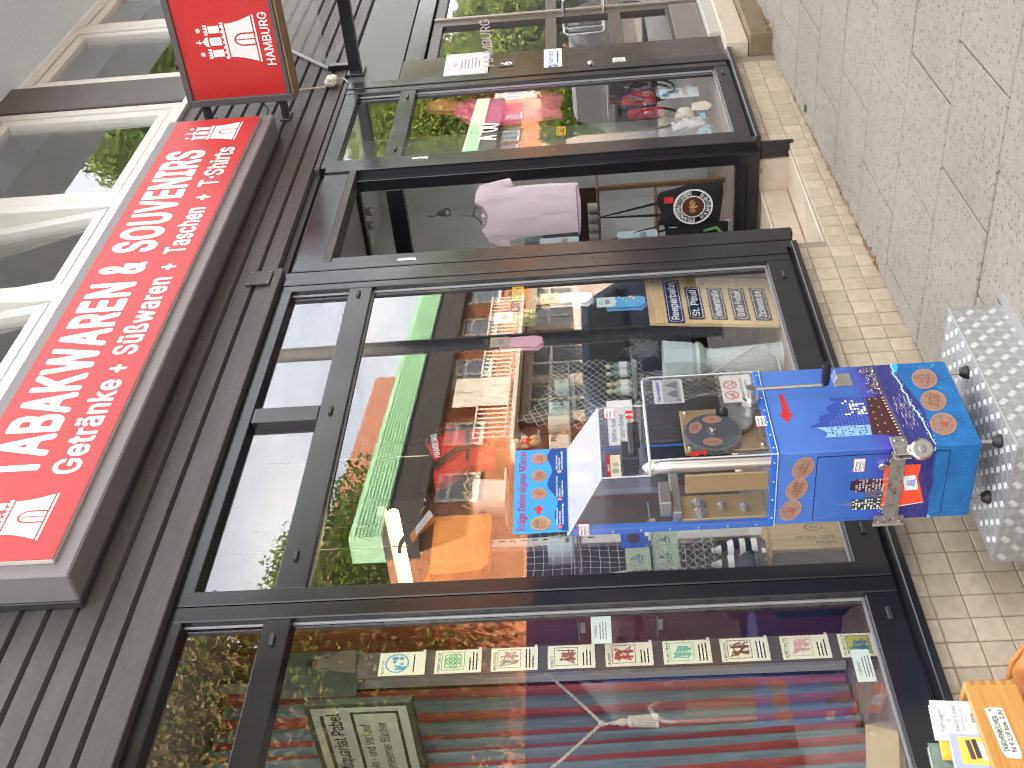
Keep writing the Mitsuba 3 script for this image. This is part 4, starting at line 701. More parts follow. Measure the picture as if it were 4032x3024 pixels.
socks('white sock pair on a yellowish card hanging in the souvenir window', 5.375, 1.545, 1.825, mat((.66, .72, .72), .9), mat((.60, .48, .26), .8), .10)
k = socks('light blue sock pair with clouds and rainbows in the souvenir window', 5.300, 1.262, 1.52, mat((.10, .38, .66), .9), mat((.50, .62, .58), .7), .09)
add(k + '__cloud_print', ext(unary_union([Point(5.275 + .022 * (i % 3), 1.30 + .02 * i).buffer(.006) for i in range(7)]), .0006, FR(0, .030, 0)), WHITE); add(k + '__rainbow_print', ext(Point(5.31, 1.335).buffer(.016).difference(Point(5.31, 1.335).buffer(.010)), .0006, FR(0, .0302, 0)), mat((.75, .35, .12), .8))
def caution(label, x0, z0):
    k = solo('warning_sticker', bx(x0, x0 + .14, .021, .022, z0, z0 + .062), mat((.78, .50, .015), .5), label, 'sticker'); T = FR(0, .0208, 0)
    add(k + '__lettering', [txt('ACHTUNG!', .013, FR(x0 + .012, .0208, z0 + .044), w=.10, d=.0004, bold=True), lines(T, x0 + .045, x0 + .13, z0 + .034, 3, .011, .006, 6, .0004)], INK); add(k + '__dot', ext(Point(x0 + .022, z0 + .020).buffer(.013), .0004, T), mat((.65, .10, .06), .6))
caution('yellow warning sticker on the souvenir window beside the sock pairs', 5.338, 1.915); caution('yellow warning sticker on the narrow window right of the entrance', 7.375, 1.657)
k = solo('notice_sheet', bx(4.075, 4.405, .022, .023, 1.385, 1.505), PAPER, 'white sheet asking for no bicycles, seen through the upper hood of the coin press', 'notice')
add(k + '__lettering', [txt('Bitte keine', .022, FR(4.10, .0215, 1.468), w=.22, d=.0005, bold=True), txt('Fahrräder', .022, FR(4.10, .0215, 1.432), w=.20, d=.0005, bold=True), txt('abstellen', .022, FR(4.10, .0215, 1.396), w=.19, d=.0005, bold=True)], GREYINK)
k = solo('notice_sheet', bx(4.36, 4.545, .022, .023, 1.137, 1.278), PAPER, 'white sheet with grey banknote picture headed in blue', 'notice')
add(k + '__lettering', txt('Hier erhältlich', .016, FR(4.378, .0215, 1.247), w=.15, d=.0005, bold=True), mat((.03, .05, .42), .7)); add(k + '__picture', ext(sbox(4.368, 1.150, 4.538, 1.235), .0004, FR(0, .0218, 0)), mat((.42, .42, .45), .8))
add(k + '__picture', [ext(unary_union([poly((4.40, 1.185), (4.43, 1.215), (4.46, 1.185)), sbox(4.405, 1.165, 4.455, 1.185), poly((4.47, 1.165), (4.50, 1.225), (4.53, 1.165))]), .0004, FR(0, .0214, 0)), lines(FR(0, .0214, 0), 4.39, 4.53, 1.163, 1, .01, .004)], mat((.16, .16, .18), .8)); add(k + '__picture', txt('0', .022, FR(4.372, .0212, 1.152), d=.0004, bold=True), INK)
k = solo('notice_sheet', bx(4.34, 4.552, .022, .023, .812, .957), PAPER, 'white sheet with two red ring prohibition signs behind the coin press', 'notice')
for i, x in enumerate((4.395, 4.475)):
    c = Point(x, .913).buffer(.033); ring = c.difference(Point(x, .913).buffer(.026)).union(affinity.rotate(sbox(x - .031, .910, x + .031, .916), -45 if i else 45))
    add(k + '__prohibition_ring', ext(ring, .0005, FR(0, .0212, 0)), mat((.60, .10, .10), .7))
    g = unary_union([Point(x - .011, .906).buffer(.008).difference(Point(x - .011, .906).buffer(.006)), Point(x + .011, .906).buffer(.008).difference(Point(x + .011, .906).buffer(.006)), LineString([(x - .011, .906), (x - .003, .918), (x + .009, .918), (x + .011, .906)]).buffer(.001)]) if i == 0 else unary_union([LineString([(x - .012, .902), (x + .006, .902), (x + .011, .930)]).buffer(.0014), Point(x - .012, .901).buffer(.004), Point(x + .008, .901).buffer(.004)])
    add(k + '__pictogram', ext(g, .0005, FR(0, .0216, 0)), INK)
add(k + '__lettering', [txt('Fahrrad und E-Scooter', .012, FR(4.355, .0215, .856), w=.17, d=.0004, bold=True), txt('abstellen verboten', .012, FR(4.355, .0215, .834), w=.15, d=.0004, bold=True)], GREYINK)
# board with enamel street plates, leaning on the glass
TB = PL((5.190, .185, .555), (1, 0, 0), (0, -.065, .68))
kB = solo('sign_board', ext(sbox(0, 0, .46, .690), .020, TB, -.02), PALEH, 'pale wooden board carrying five street name plates, leaning in the souvenir window', 'board')
for x, z in ((.13, .655), (.21, .65), (.02, .03)): add(kB + '__screw', blob((0, 0, 0), (.004, .004, .002), 1).apply_transform(TB @ trimesh.transformations.translation_matrix((x, z, .001))), DSTEEL)
def street(s, lab, u0, u1, v0, v1, c):
    k = thing('street_plate', lab, 'street sign'); n = .012
    add(k + '__plate', ext(rr(u0, v0, u1, v1, .003), .004, TB, .0005), mat(c, .18, coat=.5))
    x0, y0, x1, y1 = u0 + .008, v0 + .008, u1 - .008, v1 - .008
    fr = sbox(x0, y0, x1, y1)
    for cx, cy in ((x0, y0), (x1, y0), (x0, y1), (x1, y1)): fr = fr.difference(Point(cx, cy).buffer(n, quad_segs=4))
    add(k + '__border', ext(fr.difference(fr.buffer(-.0028)), .0008, TB, .0045), WHITE)
    add(k + '__lettering', txt(s, (v1 - v0) * .45, TB @ trimesh.transformations.translation_matrix((u0 + .028, v0 + (v1 - v0) * .30, .0045)), w=(u1 - u0) - .056, d=.0008, bold=True), WHITE)
street('Reeperbahn', 'largest and topmost blue street plate on the wooden board', -.002, .425, .505, .595, (.012, .020, .115))
for s, l, v, c in (('St. Pauli', 'dark blue street plate second from the top of the wooden board', .392, (.010, .022, .085)), ('Herbertstraße', 'grey blue street plate in the middle of the wooden board', .272, (.028, .030, .062)), ('Große Freiheit', 'grey blue street plate second from the bottom of the board', .152, (.034, .034, .066)), ('Zickenstube', 'lowest street plate on the wooden board', .036, (.034, .034, .066))):
    street(s, l, .036, .352, v, v + .086, c)
P = thing('ceramic_stand', 'pale blue ceramic column stand beside the street plate board', 'stand')
add(P + '__bowl', lathe([(0, 1.17), (.118, 1.17), (.124, 1.182), (.128, 1.178), (.122, 1.150), (.108, 1.03), (.092, 1.008), (0, 1.006)], (5.12, .34, 0), 10), CERAM, smooth=25); add(P + '__base', lathe([(0, 1.008), (.098, 1.008), (.106, .995), (.098, .978), (.070, .955), (.062, .90), (.075, .58), (.085, .551), (0, .551)], (5.12, .34, 0), 24), CERAM, smooth=40)
tw = []
for i in range(70):
    a, l = rng.uniform(-1.1, 1.1), rng.uniform(.06, .16); x, z = 5.20 + rng.uniform(-.05, .05), 1.19 + .12 * rng.random()
    tw.append(tube([(x, .30 + rng.uniform(-.04, .04), z), (x + l * .5 * math.sin(a), .30, z + l * .6 * math.cos(a)), (x + l * math.sin(a) * 1.1, .30 + rng.uniform(-.04, .04), z + l * math.cos(a) * .95)], (.0018, .0014, .0008), 4, False))
solo('twig_bundle', tw, mat((.20, .21, .19), .9), 'grey dried twigs standing in the pale blue ceramic column', 'dried plant')
# glass shelves on brackets
def shelf(label, x0, x1, y0, y1, z):
    k = thing('glass_shelf', label, 'shelf'); add(k + '__plate', quad((x0, y0, z), (x1, y0, z), (x1, y1, z), (x0, y1, z)), ACRYL); add(k + '__edge', [bx(x0, x1, y0 - .002, y0, z - .006, z, .001), bx(x0 - .002, x0, y0, y1, z - .006, z, .001)], mat((.16, .30, .28), .15))
    for x in (x0 + .08, x1 - .08): add(k + '__bracket', bx(x - .006, x + .006, y0 + .03, y1 + .04, z - .03, z - .008, .002), PVC)
shelf('upper left glass shelf carrying the white cup with an anchor', 3.34, 3.86, .20, .48, 1.685); shelf('lower left glass shelf carrying boat cards', 3.34, 3.86, .18, .48, 1.352); shelf('glass shelf carrying the row of souvenir mugs', 4.22, 5.02, .22, .50, 1.692); shelf('glass shelf carrying the four little bottles', 4.60, 5.12, .22, .46, 1.360)
def mug(label, x, y, z, r_, h, m, ha=0.0, name='mug'):
    k = thing(name, label, 'mug', None); add(k + '__cup', lathe([(0, .004), (r_ * .92, 0), (r_, .006), (r_, h), (r_ - .004, h + .001), (r_ - .005, .01), (0, .009)], (x, y, z), 24), m, smooth=40)
    d = np.array([math.cos(ha), math.sin(ha), 0]); c = np.array([x, y, z + h / 2])
    add(k + '__handle', tube([c + d * r_ * .97 + np.array([0, 0, h * .30]), c + d * (r_ + .022) + np.array([0, 0, h * .26]), c + d * (r_ + .030), c + d * (r_ + .022) - np.array([0, 0, h * .26]), c + d * r_ * .97 - np.array([0, 0, h * .30])], .0055, 8), m, smooth=60); return k
GM = mat((.36, .48, .43), .2, coat=.3); CM = mat((.62, .56, .43), .25, coat=.3); PM = mat((.50, .62, .62), .25, coat=.3)
ring_txt = lambda s, x, y, z, r_, h, w: txt(s, h, FR(x - w / 2, y - r_ - .0012, z), w=w, d=.0008, bold=True)
k = mug('pale green mug hanging in the net at the right end of the mug shelf', 4.93, .32, 1.694, .042, .072, GM, math.pi); add(k + '__print', ring_txt('Moin', 4.93, .30, 1.72, .030, .02, .04), INK)
k = mug('pale green mug lettered behind the black print mug', 4.795, .38, 1.694, .044, .105, GM, math.pi); add(k + '__print', [ring_txt('HAM', 4.795, .38, 1.75, .044, .022, .05)], INK)
k = mug('pale green mug with black print in the middle of the mug shelf', 4.70, .29, 1.694, .044, .098, GM, -2.2); add(k + '__print', [ring_txt('H H', 4.70, .29, 1.75, .044, .022, .05), ext(unary_union([Point(4.685, 1.73).buffer(.010), sbox(4.69, 1.722, 4.715, 1.732), Point(4.715, 1.738).buffer(.008)]), .0008, FR(0, .2447, 0))], INK)
mug('cream mug with handle towards the street on the mug shelf', 4.60, .31, 1.694, .050, .105, CM, -2.4)
k = mug('cream mug lettered with black writing next to the blue header panel', 4.40, .27, 1.694, .052, .098, CM, 1.2); add(k + '__print', [ring_txt('Pi', 4.38, .27, 1.755, .052, .026, .03), lines(FR(0, .2168, 0), 4.40, 4.44, 1.77, 3, .010, .005, 3)], INK); add(k + '__picture', ext(Point(4.425, 1.720).buffer(.012), .0008, FR(0, .2168, 0)), mat((.55, .20, .06), .5))
k = mug('white tumbler with anchor on the upper left glass shelf', 3.68, .28, 1.687, .066, .112, PM, .6); add(k + '__print', [ext(unary_union([LineString([(3.715, 1.735), (3.715, 1.785)]).buffer(.002), Point(3.715, 1.788).buffer(.005).difference(Point(3.715, 1.788).buffer(.003)), LineString([(3.700, 1.775), (3.730, 1.775)]).buffer(.0016), LineString([(3.695, 1.748), (3.703, 1.738), (3.715, 1.733), (3.727, 1.738), (3.735, 1.748)]).buffer(.002)]), .0008, FR(0, .212, 0)), txt('Moin', .018, FR(3.665, .212, 1.705), d=.0008)], INK)
BT = [(.30, .24, .14), (.20, .36, .20), (.05, .12, .12), (.04, .10, .09)]
for i, x in enumerate((4.90, 4.842, 4.995, 5.06)):
    k = thing('miniature_bottle', ['amber miniature bottle with white label on the bottle shelf', 'light green miniature bottle at the left end of the bottle shelf', 'teal miniature bottle third from the left on the bottle shelf', 'dark miniature bottle at the right end of the bottle shelf'][i], 'bottle'); c = (x, .30, 1.362)
    add(k + '__glass', lathe([(0, 0), (.022, 0), (.024, .006), (.024, .075), (.010, .098), (.009, .112), (0, .112)], c, 18), mat(BT[i], .08, coat=.8), smooth=40); add(k + '__cap', lathe([(0, .108), (.0115, .108), (.0115, .132), (0, .132)], c, 14), mat((.60, .55, .35), .4)); add(k + '__label', lathe([(.0245, .018), (.0245, .060)], c, 18), mat((.62, .66, .66), .7))
k = thing('bear_plush', 'small tan bear toy in red shirt hung in a clear bag', 'soft toy'); TAN = mat((.55, .36, .15), .9); bxx, by, bz = 4.40, .25, 1.91
add(k + '__body', blob((bxx, by, bz - .005), (.028, .024, .032), 2), mat((.62, .045, .02), .8), smooth=True); add(k + '__head', blob((bxx - .004, by - .005, bz + .042), (.026, .024, .024), 2), TAN, smooth=True); add(k + '__head__muzzle', blob((bxx - .010, by - .026, bz + .036), (.010, .009, .008), 2), mat((.72, .62, .42), .9), smooth=True)
for s in (-1, 1): add(k + '__head__ear', blob((bxx - .004 + s * .020, by - .002, bz + .064), (.009, .006, .009), 1), TAN, smooth=True); add(k + '__arm', blob((bxx + s * .032, by - .008, bz + .002), (.010, .012, .020), 2), TAN, smooth=True); add(k + '__leg', blob((bxx + s * .018, by - .016, bz - .044), (.013, .016, .022), 2), TAN, smooth=True)
add(k + '__shirt_print', txt('HH', .010, FR(bxx - .008, by - .0255, bz - .004), d=.001), WHITE); add(k + '__clear_bag', cloth(Polygon([(4.315, 1.985), (4.37, 1.985), (4.385, 2.0), (4.40, 1.985), (4.50, 1.96), (4.505, 1.84), (4.33, 1.83)]), FR(0, .25, 0), .002, .03, .02, .01, 3), ACRYL)
# bags hanging up high
k = thing('messenger_bag', 'orange canvas messenger bag hanging at the left of the souvenir window', 'bag'); OR = pmat('mat_orange_canvas', lambda p, n, uv: mix((.56, .195, .035), (.66, .255, .05), fbm(p.x * 12, p.y * 12, p.z * 12, 3)) * (.94 + .1 * noise(p.x * 400, 1, p.z * 400)), rough=.9)
add(k + '__body', cloth(Polygon([(3.62, 2.10), (3.645, 2.068), (3.965, 2.064), (3.972, 2.33), (3.60, 2.33), (3.592, 2.30)]), FR(0, .34, 0), .07, .03, .02, .03, 1), OR, smooth=45); add(k + '__flap', cloth(Polygon([(3.598, 2.31), (3.665, 2.445), (3.79, 2.455), (3.965, 2.345), (3.972, 2.31)]), PL((0, .30, 0), (1, 0, 0), (0, .12, 1)), .012, .012, .02, .03, 2), OR, smooth=45)
add(k + '__flap', cloth(Polygon([(3.84, 2.43), (3.90, 2.452), (4.08, 2.392), (3.985, 2.33), (3.93, 2.37)]), FR(0, .34, 0), .012, .012, .02, .03, 4), OR, smooth=45)
add(k + '__strap', cloth(Polygon([(3.70, 2.455), (3.75, 2.46), (4.02, 2.335), (4.10, 2.385), (4.09, 2.40), (4.02, 2.36), (3.77, 2.475), (3.70, 2.475)]), FR(0, .265, 0), .006, .002, .02), BLKCLOTH); add(k + '__strap', [bx(3.935, 3.952, .262, .268, 2.26, 2.31)], BLKCLOTH); add(k + '__label', [bx(3.925, 3.945, .258, .262, 2.085, 2.12)], DGREY); add(k + '__tag', bx(4.045, 4.065, .27, .275, 2.365, 2.385), mat((.75, .34, .20), .7)); add(k + '__lining', cloth(Polygon([(3.80, 2.40), (3.86, 2.405), (3.97, 2.35), (3.93, 2.33)]), FR(0, .262, 0), .004, .002, .02), mat((.45, .45, .46), .8)); add(k + '__hook', tube([(3.82, .34, 2.45), (3.82, .34, 2.62), (3.82, .34, 3.28)], .003, 5), STEEL)
k = thing('red_bag', 'big red bag with black straps and white lettering hanging in the souvenir window', 'bag'); RB = mat((.50, .022, .018), .85)
add(k + '__body', cloth(Polygon([(4.44, 2.078), (4.70, 2.085), (4.755, 2.34), (4.66, 2.45), (4.47, 2.37), (4.36, 2.38), (4.285, 2.37), (4.36, 2.26), (4.42, 2.20)]), FR(0, .42, 0), .06, .035, .025, .05, 7), RB, smooth=45)
for g in ([(4.36, 2.36), (4.50, 2.25), (4.52, 2.09), (4.535, 2.09), (4.52, 2.27), (4.38, 2.40)], [(4.55, 2.415), (4.66, 2.34), (4.66, 2.085), (4.675, 2.085), (4.68, 2.35), (4.60, 2.44)], [(4.40, 2.20), (4.73, 2.22), (4.73, 2.235), (4.40, 2.215)]): add(k + '__strap', cloth(Polygon(g), FR(0, .348, 0), .004, .002, .03), BLKCLOTH)
add(k + '__lettering', txt('HAMBURG', .030, PL((4.44, .340, 2.345), (1, 0, .18), (-.18, 0, 1)), w=.185, d=.001, bold=True), WHITE); add(k + '__hook', tube([(4.55, .42, 2.42), (4.55, .42, 3.28)], .003, 5), STEEL)
k = thing('planter', 'white planter with yellow wheat stalks between the orange and red bags', 'planter'); add(k + '__pot', lathe([(0, 0), (.085, 0), (.088, .01), (.100, .150), (.096, .152), (.082, .012), (0, .012)], (4.20, .42, 2.018), 24), mat((.60, .56, .48), .35), smooth=40); add(k + '__bracket', bx(4.08, 4.32, .33, .52, 2.008, 2.017, .002), PVC)
tw = []
for i in range(16):
    a = rng.uniform(-.8, 1.2); x0 = 4.20 + rng.uniform(-.06, .06); tw.append(tube([(x0, .42, 2.15), (x0 + .04 * a, .40, 2.19), (x0 + .10 * a, .38, 2.20 + rng.uniform(-.02, .03)), (x0 + .15 * a, .38, 2.18 + rng.uniform(-.03, .03))], (.0015, .0015, .004, .001), 5, False))
add(k + '__stalks', tw, mat((.52, .33, .07), .8))
k = thing('shelf_rail', 'white slotted shelf rail standing in the souvenir window', 'rail'); add(k + '__profile', bx(3.965, 4.02, .52, .55, .56, 2.36, .003), PVC)
for i in range(14): add(k + '__slot', bx(3.998, 4.004, .518, .5205, 1.60 + .053 * i, 1.63 + .053 * i), INK)
k = thing('tube_lamp', 'lit yellowish fluorescent tube at the top of the souvenir window', 'lamp')
add(k + '__tube', tube([(4.135, .42, 2.565), (4.135, 1.10, 2.565)], .030, 14), mat((.8, .75, .5), .4), emitter={'type': 'area', 'radiance': {'type': 'rgb', 'value': [.30, .26, .10]}}); add(k + '__housing', bx(4.10, 4.17, .40, 1.14, 2.60, 2.64, .004), PVC); add(k + '__housing__hanger', [tube([(4.135, .5, 2.64), (4.135, .5, 3.28)], .004, 5), tube([(4.135, 1.0, 2.64), (4.135, 1.0, 3.28)], .004, 5)], DGREY)
# fishing net
def net(c00, c10, c11, c01, nu, nv, sag, seed, r_=.0011, diag=False):
    c = [np.array(x, float) for x in (c00, c10, c11, c01)]
    def at(u, v):
        p = c[0] * (1 - u) * (1 - v) + c[1] * u * (1 - v) + c[2] * u * v + c[3] * (1 - u) * v
        s = 4 * u * (1 - u) * 4 * v * (1 - v); return p + np.array([.012 * (meshkit.noise(np.array([u * 6, v * 6, seed])) - .5), .05 * (meshkit.noise(np.array([u * 4, v * 4, seed + 3.])) - .5), -sag * 4 * u * (1 - u) * (.3 + .7 * v)])
    ms = []
    if diag:
        n = nu + nv
        for s in (1, -1):
            for i in range(-nv, nu + 1):
                pts = [(x, y) for y in np.linspace(0, 1, nv * 2 + 1) for x in [((i + y * nv) / nu if s > 0 else (i + (1 - y) * nv) / nu)] if 0 <= x <= 1]
                if len(pts) > 1: ms.append(tube([at(*p) for p in pts], r_, 4, False))
    else:
        for i in range(nu + 1): ms.append(tube([at(i / nu, t) for t in np.linspace(0, 1, nv * 2 + 1)], r_, 4, False))
        for j in range(nv + 1): ms.append(tube([at(t, j / nv) for t in np.linspace(0, 1, nu * 2 + 1)], r_, 4, False))
    return ms
NETM = mat((.60, .62, .58), .9)
solo('fishing_net', net((3.36, .16, 1.10), (3.80, .24, 1.10), (3.80, .24, 1.93), (3.36, .16, 1.90), 9, 20, .02, 1) + net((3.36, .15, 1.08), (3.78, .22, 1.08), (3.78, .22, 1.36), (3.36, .15, 1.36), 10, 7, .03, 2, diag=True) + [tube([(3.35, .14, 1.72), (3.37, .14, 1.62), (3.40, .15, 1.54), (3.42, .15, 1.44)], .006, 5)], NETM, 'white fishing net draped over the dark panel left of the coin press', 'net')
solo('fishing_net', net((4.45, .24, 1.35), (5.02, .24, 1.30), (5.04, .24, 1.78), (4.55, .24, 1.95), 12, 12, .05, 5, diag=True) + net((4.70, .24, .70), (5.08, .22, .62), (4.92, .24, 1.32), (4.62, .24, 1.34), 9, 16, .0, 6, diag=True), NETM, 'white fishing net hung between the mugs and the ceramic stand', 'net')
solo('wire_basket', [tube([(4.86, .25, .98), (5.09, .25, .70), (5.10, .25, .66), (5.0, .25, .60), (4.70, .25, .60)], .005, 6)] + net((4.70, .25, .60), (5.06, .25, .62), (5.09, .25, .70), (4.86, .25, .97), 8, 7, 0, 9, .0014, True), mat((.55, .56, .50), .4), 'white wire basket slanting behind the right edge of the coin press', 'basket')
# left column: cards, caps, wine crate
k = thing('picture_card', 'blue packet with a dark picture on the lower left glass shelf', 'card'); add(k + '__card', bx(3.60, 3.70, .20, .21, 1.362, 1.480), mat((.03, .10, .42), .4)); add(k + '__label', bx(3.665, 3.70, .198, .1995, 1.362, 1.375), PAPER); add(k + '__picture', ext(Point(3.655, 1.425).buffer(.028), .0008, FR(0, .1995, 0)), mat((.06, .03, .07), .5))
def boat(cx, cz, s): return unary_union([g.buffer(.0022 * 1) for g in (LineString([(cx - .5 * s, cz), (cx - .3 * s, cz - .3 * s), (cx + .3 * s, cz - .3 * s), (cx + .5 * s, cz), (cx - .5 * s, cz)]), LineString([(cx, cz), (cx, cz + .7 * s), (cx + .4 * s, cz + .1 * s), (cx, cz + .1 * s)]))])
for lab, x0, x1, z0, z1 in (('pale green card with white net lines left of the blue packet', 3.465, 3.598, 1.36, 1.465), ('larger pale green card with boat drawings below the lower glass shelf', 3.465, 3.69, 1.238, 1.345)):
    k = thing('picture_card', lab, 'card'); add(k + '__card', bx(x0, x1, .20, .206, z0, z1), mat((.36, .44, .34), .7))
    add(k + '__drawing', ext(unary_union([boat(x0 + (x1 - x0) * t, z0 + .05, .05) for t in ((.3, .75) if x1 - x0 > .2 else (.5,))]), .0006, FR(0, .1995, 0)), mat((.06, .16, .20), .7))
k = thing('wine_crate', 'upright pale wooden wine crate with dark brand lettering behind the window bottom', 'crate')
add(k + '__front', bx(3.485, 3.655, .14, .152, .556, .862, .002), PALE); add(k + '__side', bx(3.485, 3.497, .152, .42, .556, .862, .002), PALE); add(k + '__side', bx(3.643, 3.655, .152, .42, .556, .862, .002), PALE); add(k + '__top', bx(3.44, 3.66, .135, .43, .863, .878, .002), PALE)
TV = FR(3.565, .1395, .57) @ trimesh.transformations.rotation_matrix(math.radians(90), (0, 0, 1))
add(k + '__lettering', [txt('CHATEAU', .014, TV @ trimesh.transformations.translation_matrix((.02, .04, 0)), w=.085, d=.0006, bold=True), txt('ANDO-MALLET', .016, TV @ trimesh.transformations.translation_matrix((.02, .005, 0)), w=.165, d=.0006, bold=True), ext(unary_union([affinity.scale(Point(.10, -.045).buffer(.022).difference(Point(.10, -.045).buffer(.018)), 1.8, 1), sbox(.08, -.05, .12, -.047), sbox(.085, -.043, .115, -.040)]), .0006, TV)], mat((.13, .085, .05), .8))
solo('cloth_bolt', bx(3.345, 3.48, .13, .42, .556, .86, .02), BLKCLOTH, 'black folded cloth left of the wine crate', 'cloth')
k = thing('navy_cap', 'navy blue peaked cap on top of the wine crate', 'cap'); NV = mat((.016, .022, .045), .8)
add(k + '__crown', blob((3.46, .19, .945), (.060, .055, .062), 3, 1, .1), NV, smooth=True); add(k + '__peak', bx(3.43, 3.53, .115, .125, .885, .910, .004), NV); add(k + '__label', bx(3.45, 3.475, .1135, .1148, .889, .906), PAPER)
def striped(lab, x, y, z, r_, h, name='striped_bag'):
    k = thing(name, lab, 'bag')
    for i in range(8):
        a, b_ = z + h * i / 8, z + h * (i + 1) / 8; f = lambda t: r_ * (1 - .75 * max(0, (t - z) / h - .62) / .38)
        add(k + '__stripe', lathe([(f(a), a), (f(b_), b_)], (x, y, 0), 18), WHITE if i % 2 else mat((.012, .016, .045), .8), smooth=True)
    add(k + '__tie', blob((x, y, z + h + .006), (.012, .012, .012), 1), PAPER, smooth=True)
striped('upper striped navy and white drawstring bag on the wine crate', 3.60, .24, .880, .046, .20); striped('striped navy and white drawstring bag behind the navy cap', 3.545, .27, .880, .046, .205)

# ------------------------------------------------------------------ bookshop window display
add(B + '__partition', [quad((3.12, .055, .55), (3.45, .50, .55), (3.45, .50, 3.28), (3.12, .055, 3.28)), quad((3.45, .50, .55), (3.45, 1.0, .55), (3.45, 1.0, 3.28), (3.45, .50, 3.28))], pmat('mat_red_drape', lambda p, n, uv: mix((.26, .045, .02), (.10, .02, .06), sst(2.0, 1.0, p.z)) * (.75 + .5 * noise(p.x * 40, p.y * 40, 1)), rough=.95))
cm, cuv = grid(lambda u, v: np.stack([3.27 - (2.9 - .55 * v * (1 - u)) * u ** 1.15 - .12 * np.sin(math.pi * v) * u * (1 - u), .66 + (.010 + .018 * np.clip((u - .06) / .1, 0, 1)) * np.sin((u * 34 + 34 * np.maximum(u - .13, 0)) * math.pi + .5 * np.sin(v * 4)) + .03 * np.sin(u * 23 + v), .56 + 2.7 * (1 - v)], -1), 320, 30)
CU = solo('striped_curtain', cm, CURT, 'red and blue grey striped curtain behind the bookshop window', 'curtain', smooth=True, uv=cuv)
add(CU + '__trim', bx(3.272, 3.30, .62, .66, .56, 3.28, .002), mat((.50, .50, .46), .8))
solo('card_strip', bx(2.890, 3.016, .124, .129, .555, 2.53), mat((.10, .075, .065), .9), 'dark brown hanging strip that carries the row of theatre prints', 'strip')
PC = mat((.82, .82, .60), .8); pics = [('ALLS VV', 'round blue picture', (.10, .34, .50), 2.434), ('ROMEO and IVL', 'green knot picture', (.12, .42, .16), 2.195), ('MIDSOMMER', 'grey woodcut picture', (.25, .24, .24), 1.957), ('HAMLET', 'brown figure on the right', (.30, .09, .05), 1.717), ('MACBET', 'red figures', (.40, .07, .06), 1.476), ('As you like it', 'pale green figures', (.18, .50, .36), 1.235), ('KING LEAR', 'dark brown woodcut', (.20, .07, .04), .997), ('ROMEO and IVL', 'faint pink picture', (.62, .36, .34), .749), ('As you like it', 'blue and yellow picture', (.08, .20, .30), .512)]
places = ['topmost', 'second', 'third', 'fourth', 'fifth', 'sixth', 'seventh', 'eighth', 'lowest']
for i, (s, l, c, z) in enumerate(pics):
    k = thing('theatre_print', f'{places[i]} print from the top of the hanging row, with {l}', 'print'); z = 1.54 + (z - 1.54) * .913; T = FR(0, .1205, 0); z0, z1 = z - .0905, z + .0905; m = mat(c, .8)
    add(k + '__card', bx(2.897, 3.009, .1205, .122, z0, z1), PC)
    add(k + '__lettering', [txt(s, .011, FR(2.904, .1205, z1 - .021), w=min(.098, .0095 * len(s)), d=.0005), lines(T, 2.909, 3.000, z0 + .042, 3 if i not in (0,) else 1, .013, .005, i)], INK)
    r = random.Random(i + 20); cx, cz = 2.955, z + .020
    if i == 0: g = Point(cx, cz).buffer(.046).difference(Point(cx, cz).buffer(.041)); fig = unary_union([Point(cx + r.uniform(-.03, .03), cz + r.uniform(-.03, .02)).buffer(r.uniform(.004, .010)) for _ in range(14)])
    else: g = sbox(cx - .044, cz - .045, cx + .044, cz + .045).difference(sbox(cx - .0415, cz - .0425, cx + .0415, cz + .0425)); fig = unary_union([LineString([(cx + r.uniform(-.035, .035), cz + r.uniform(-.036, .036)) for _ in range(4)]).buffer(.0022) for _ in range(5)] + [sbox(cx - .02, cz - .036, cx - .008, cz + .01), Point(cx - .014, cz + .018).buffer(.007), sbox(cx + .006, cz - .036, cx + .018, cz + .004), Point(cx + .012, cz + .012).buffer(.007)]) if i != 1 else unary_union([Point(cx + .018 * a_, cz + .018 * b_).buffer(.016).difference(Point(cx + .018 * a_, cz + .018 * b_).buffer(.012)) for a_ in (-1, 0, 1) for b_ in (-1, 0, 1)])
    add(k + '__picture', ext(unary_union([g, fig]), .0006, T), m)
    if i == 8: add(k + '__picture_ground', ext(sbox(cx - .043, cz - .044, cx + .043, cz + .044), .0003, T), mat((.50, .46, .10), .8))
    add(k + '__price_tag', bx(3.001, 3.018, .1190, .1203, z0 + .002, z0 + .012), PAPER)
def card(label, x0, x1, z0, z1):
    k = solo('price_card', bx(x0, x1, .0185, .0195, z0, z1), mat((.62, .70, .62), .7), label, 'card')
    add(k + '__lettering', [txt('Grußkarten', .012, FR(x0 + .03, .0181, z1 - .022), w=.06, d=.0004), lines(FR(0, .0181, 0), x0 + .02, x1 - .02, z1 - .036, 3, .011, .004, 5, .0004)], GREYINK)
card('pale green price card on the bookshop window beside the middle prints', 2.924, 3.058, 1.543, 1.620); card('pale green price card low on the bookshop window', 2.700, 2.845, .618, .684)
k = thing('framed_picture', 'gold framed picture of a lady in white at the top of the bookshop window', 'picture')
G = mat((.48, .36, .10), .35, .4); y = .60
add(k + '__frame', [bx(3.27, 3.53, y, y + .02, 2.63, 2.655, .004), bx(3.51, 3.535, y, y + .02, 2.655, 3.02, .004)], G); add(k + '__canvas', bx(3.20, 3.51, y + .008, y + .015, 2.655, 3.02), mat((.20, .25, .21), .8)); TF = FR(0, y + .008, 0)
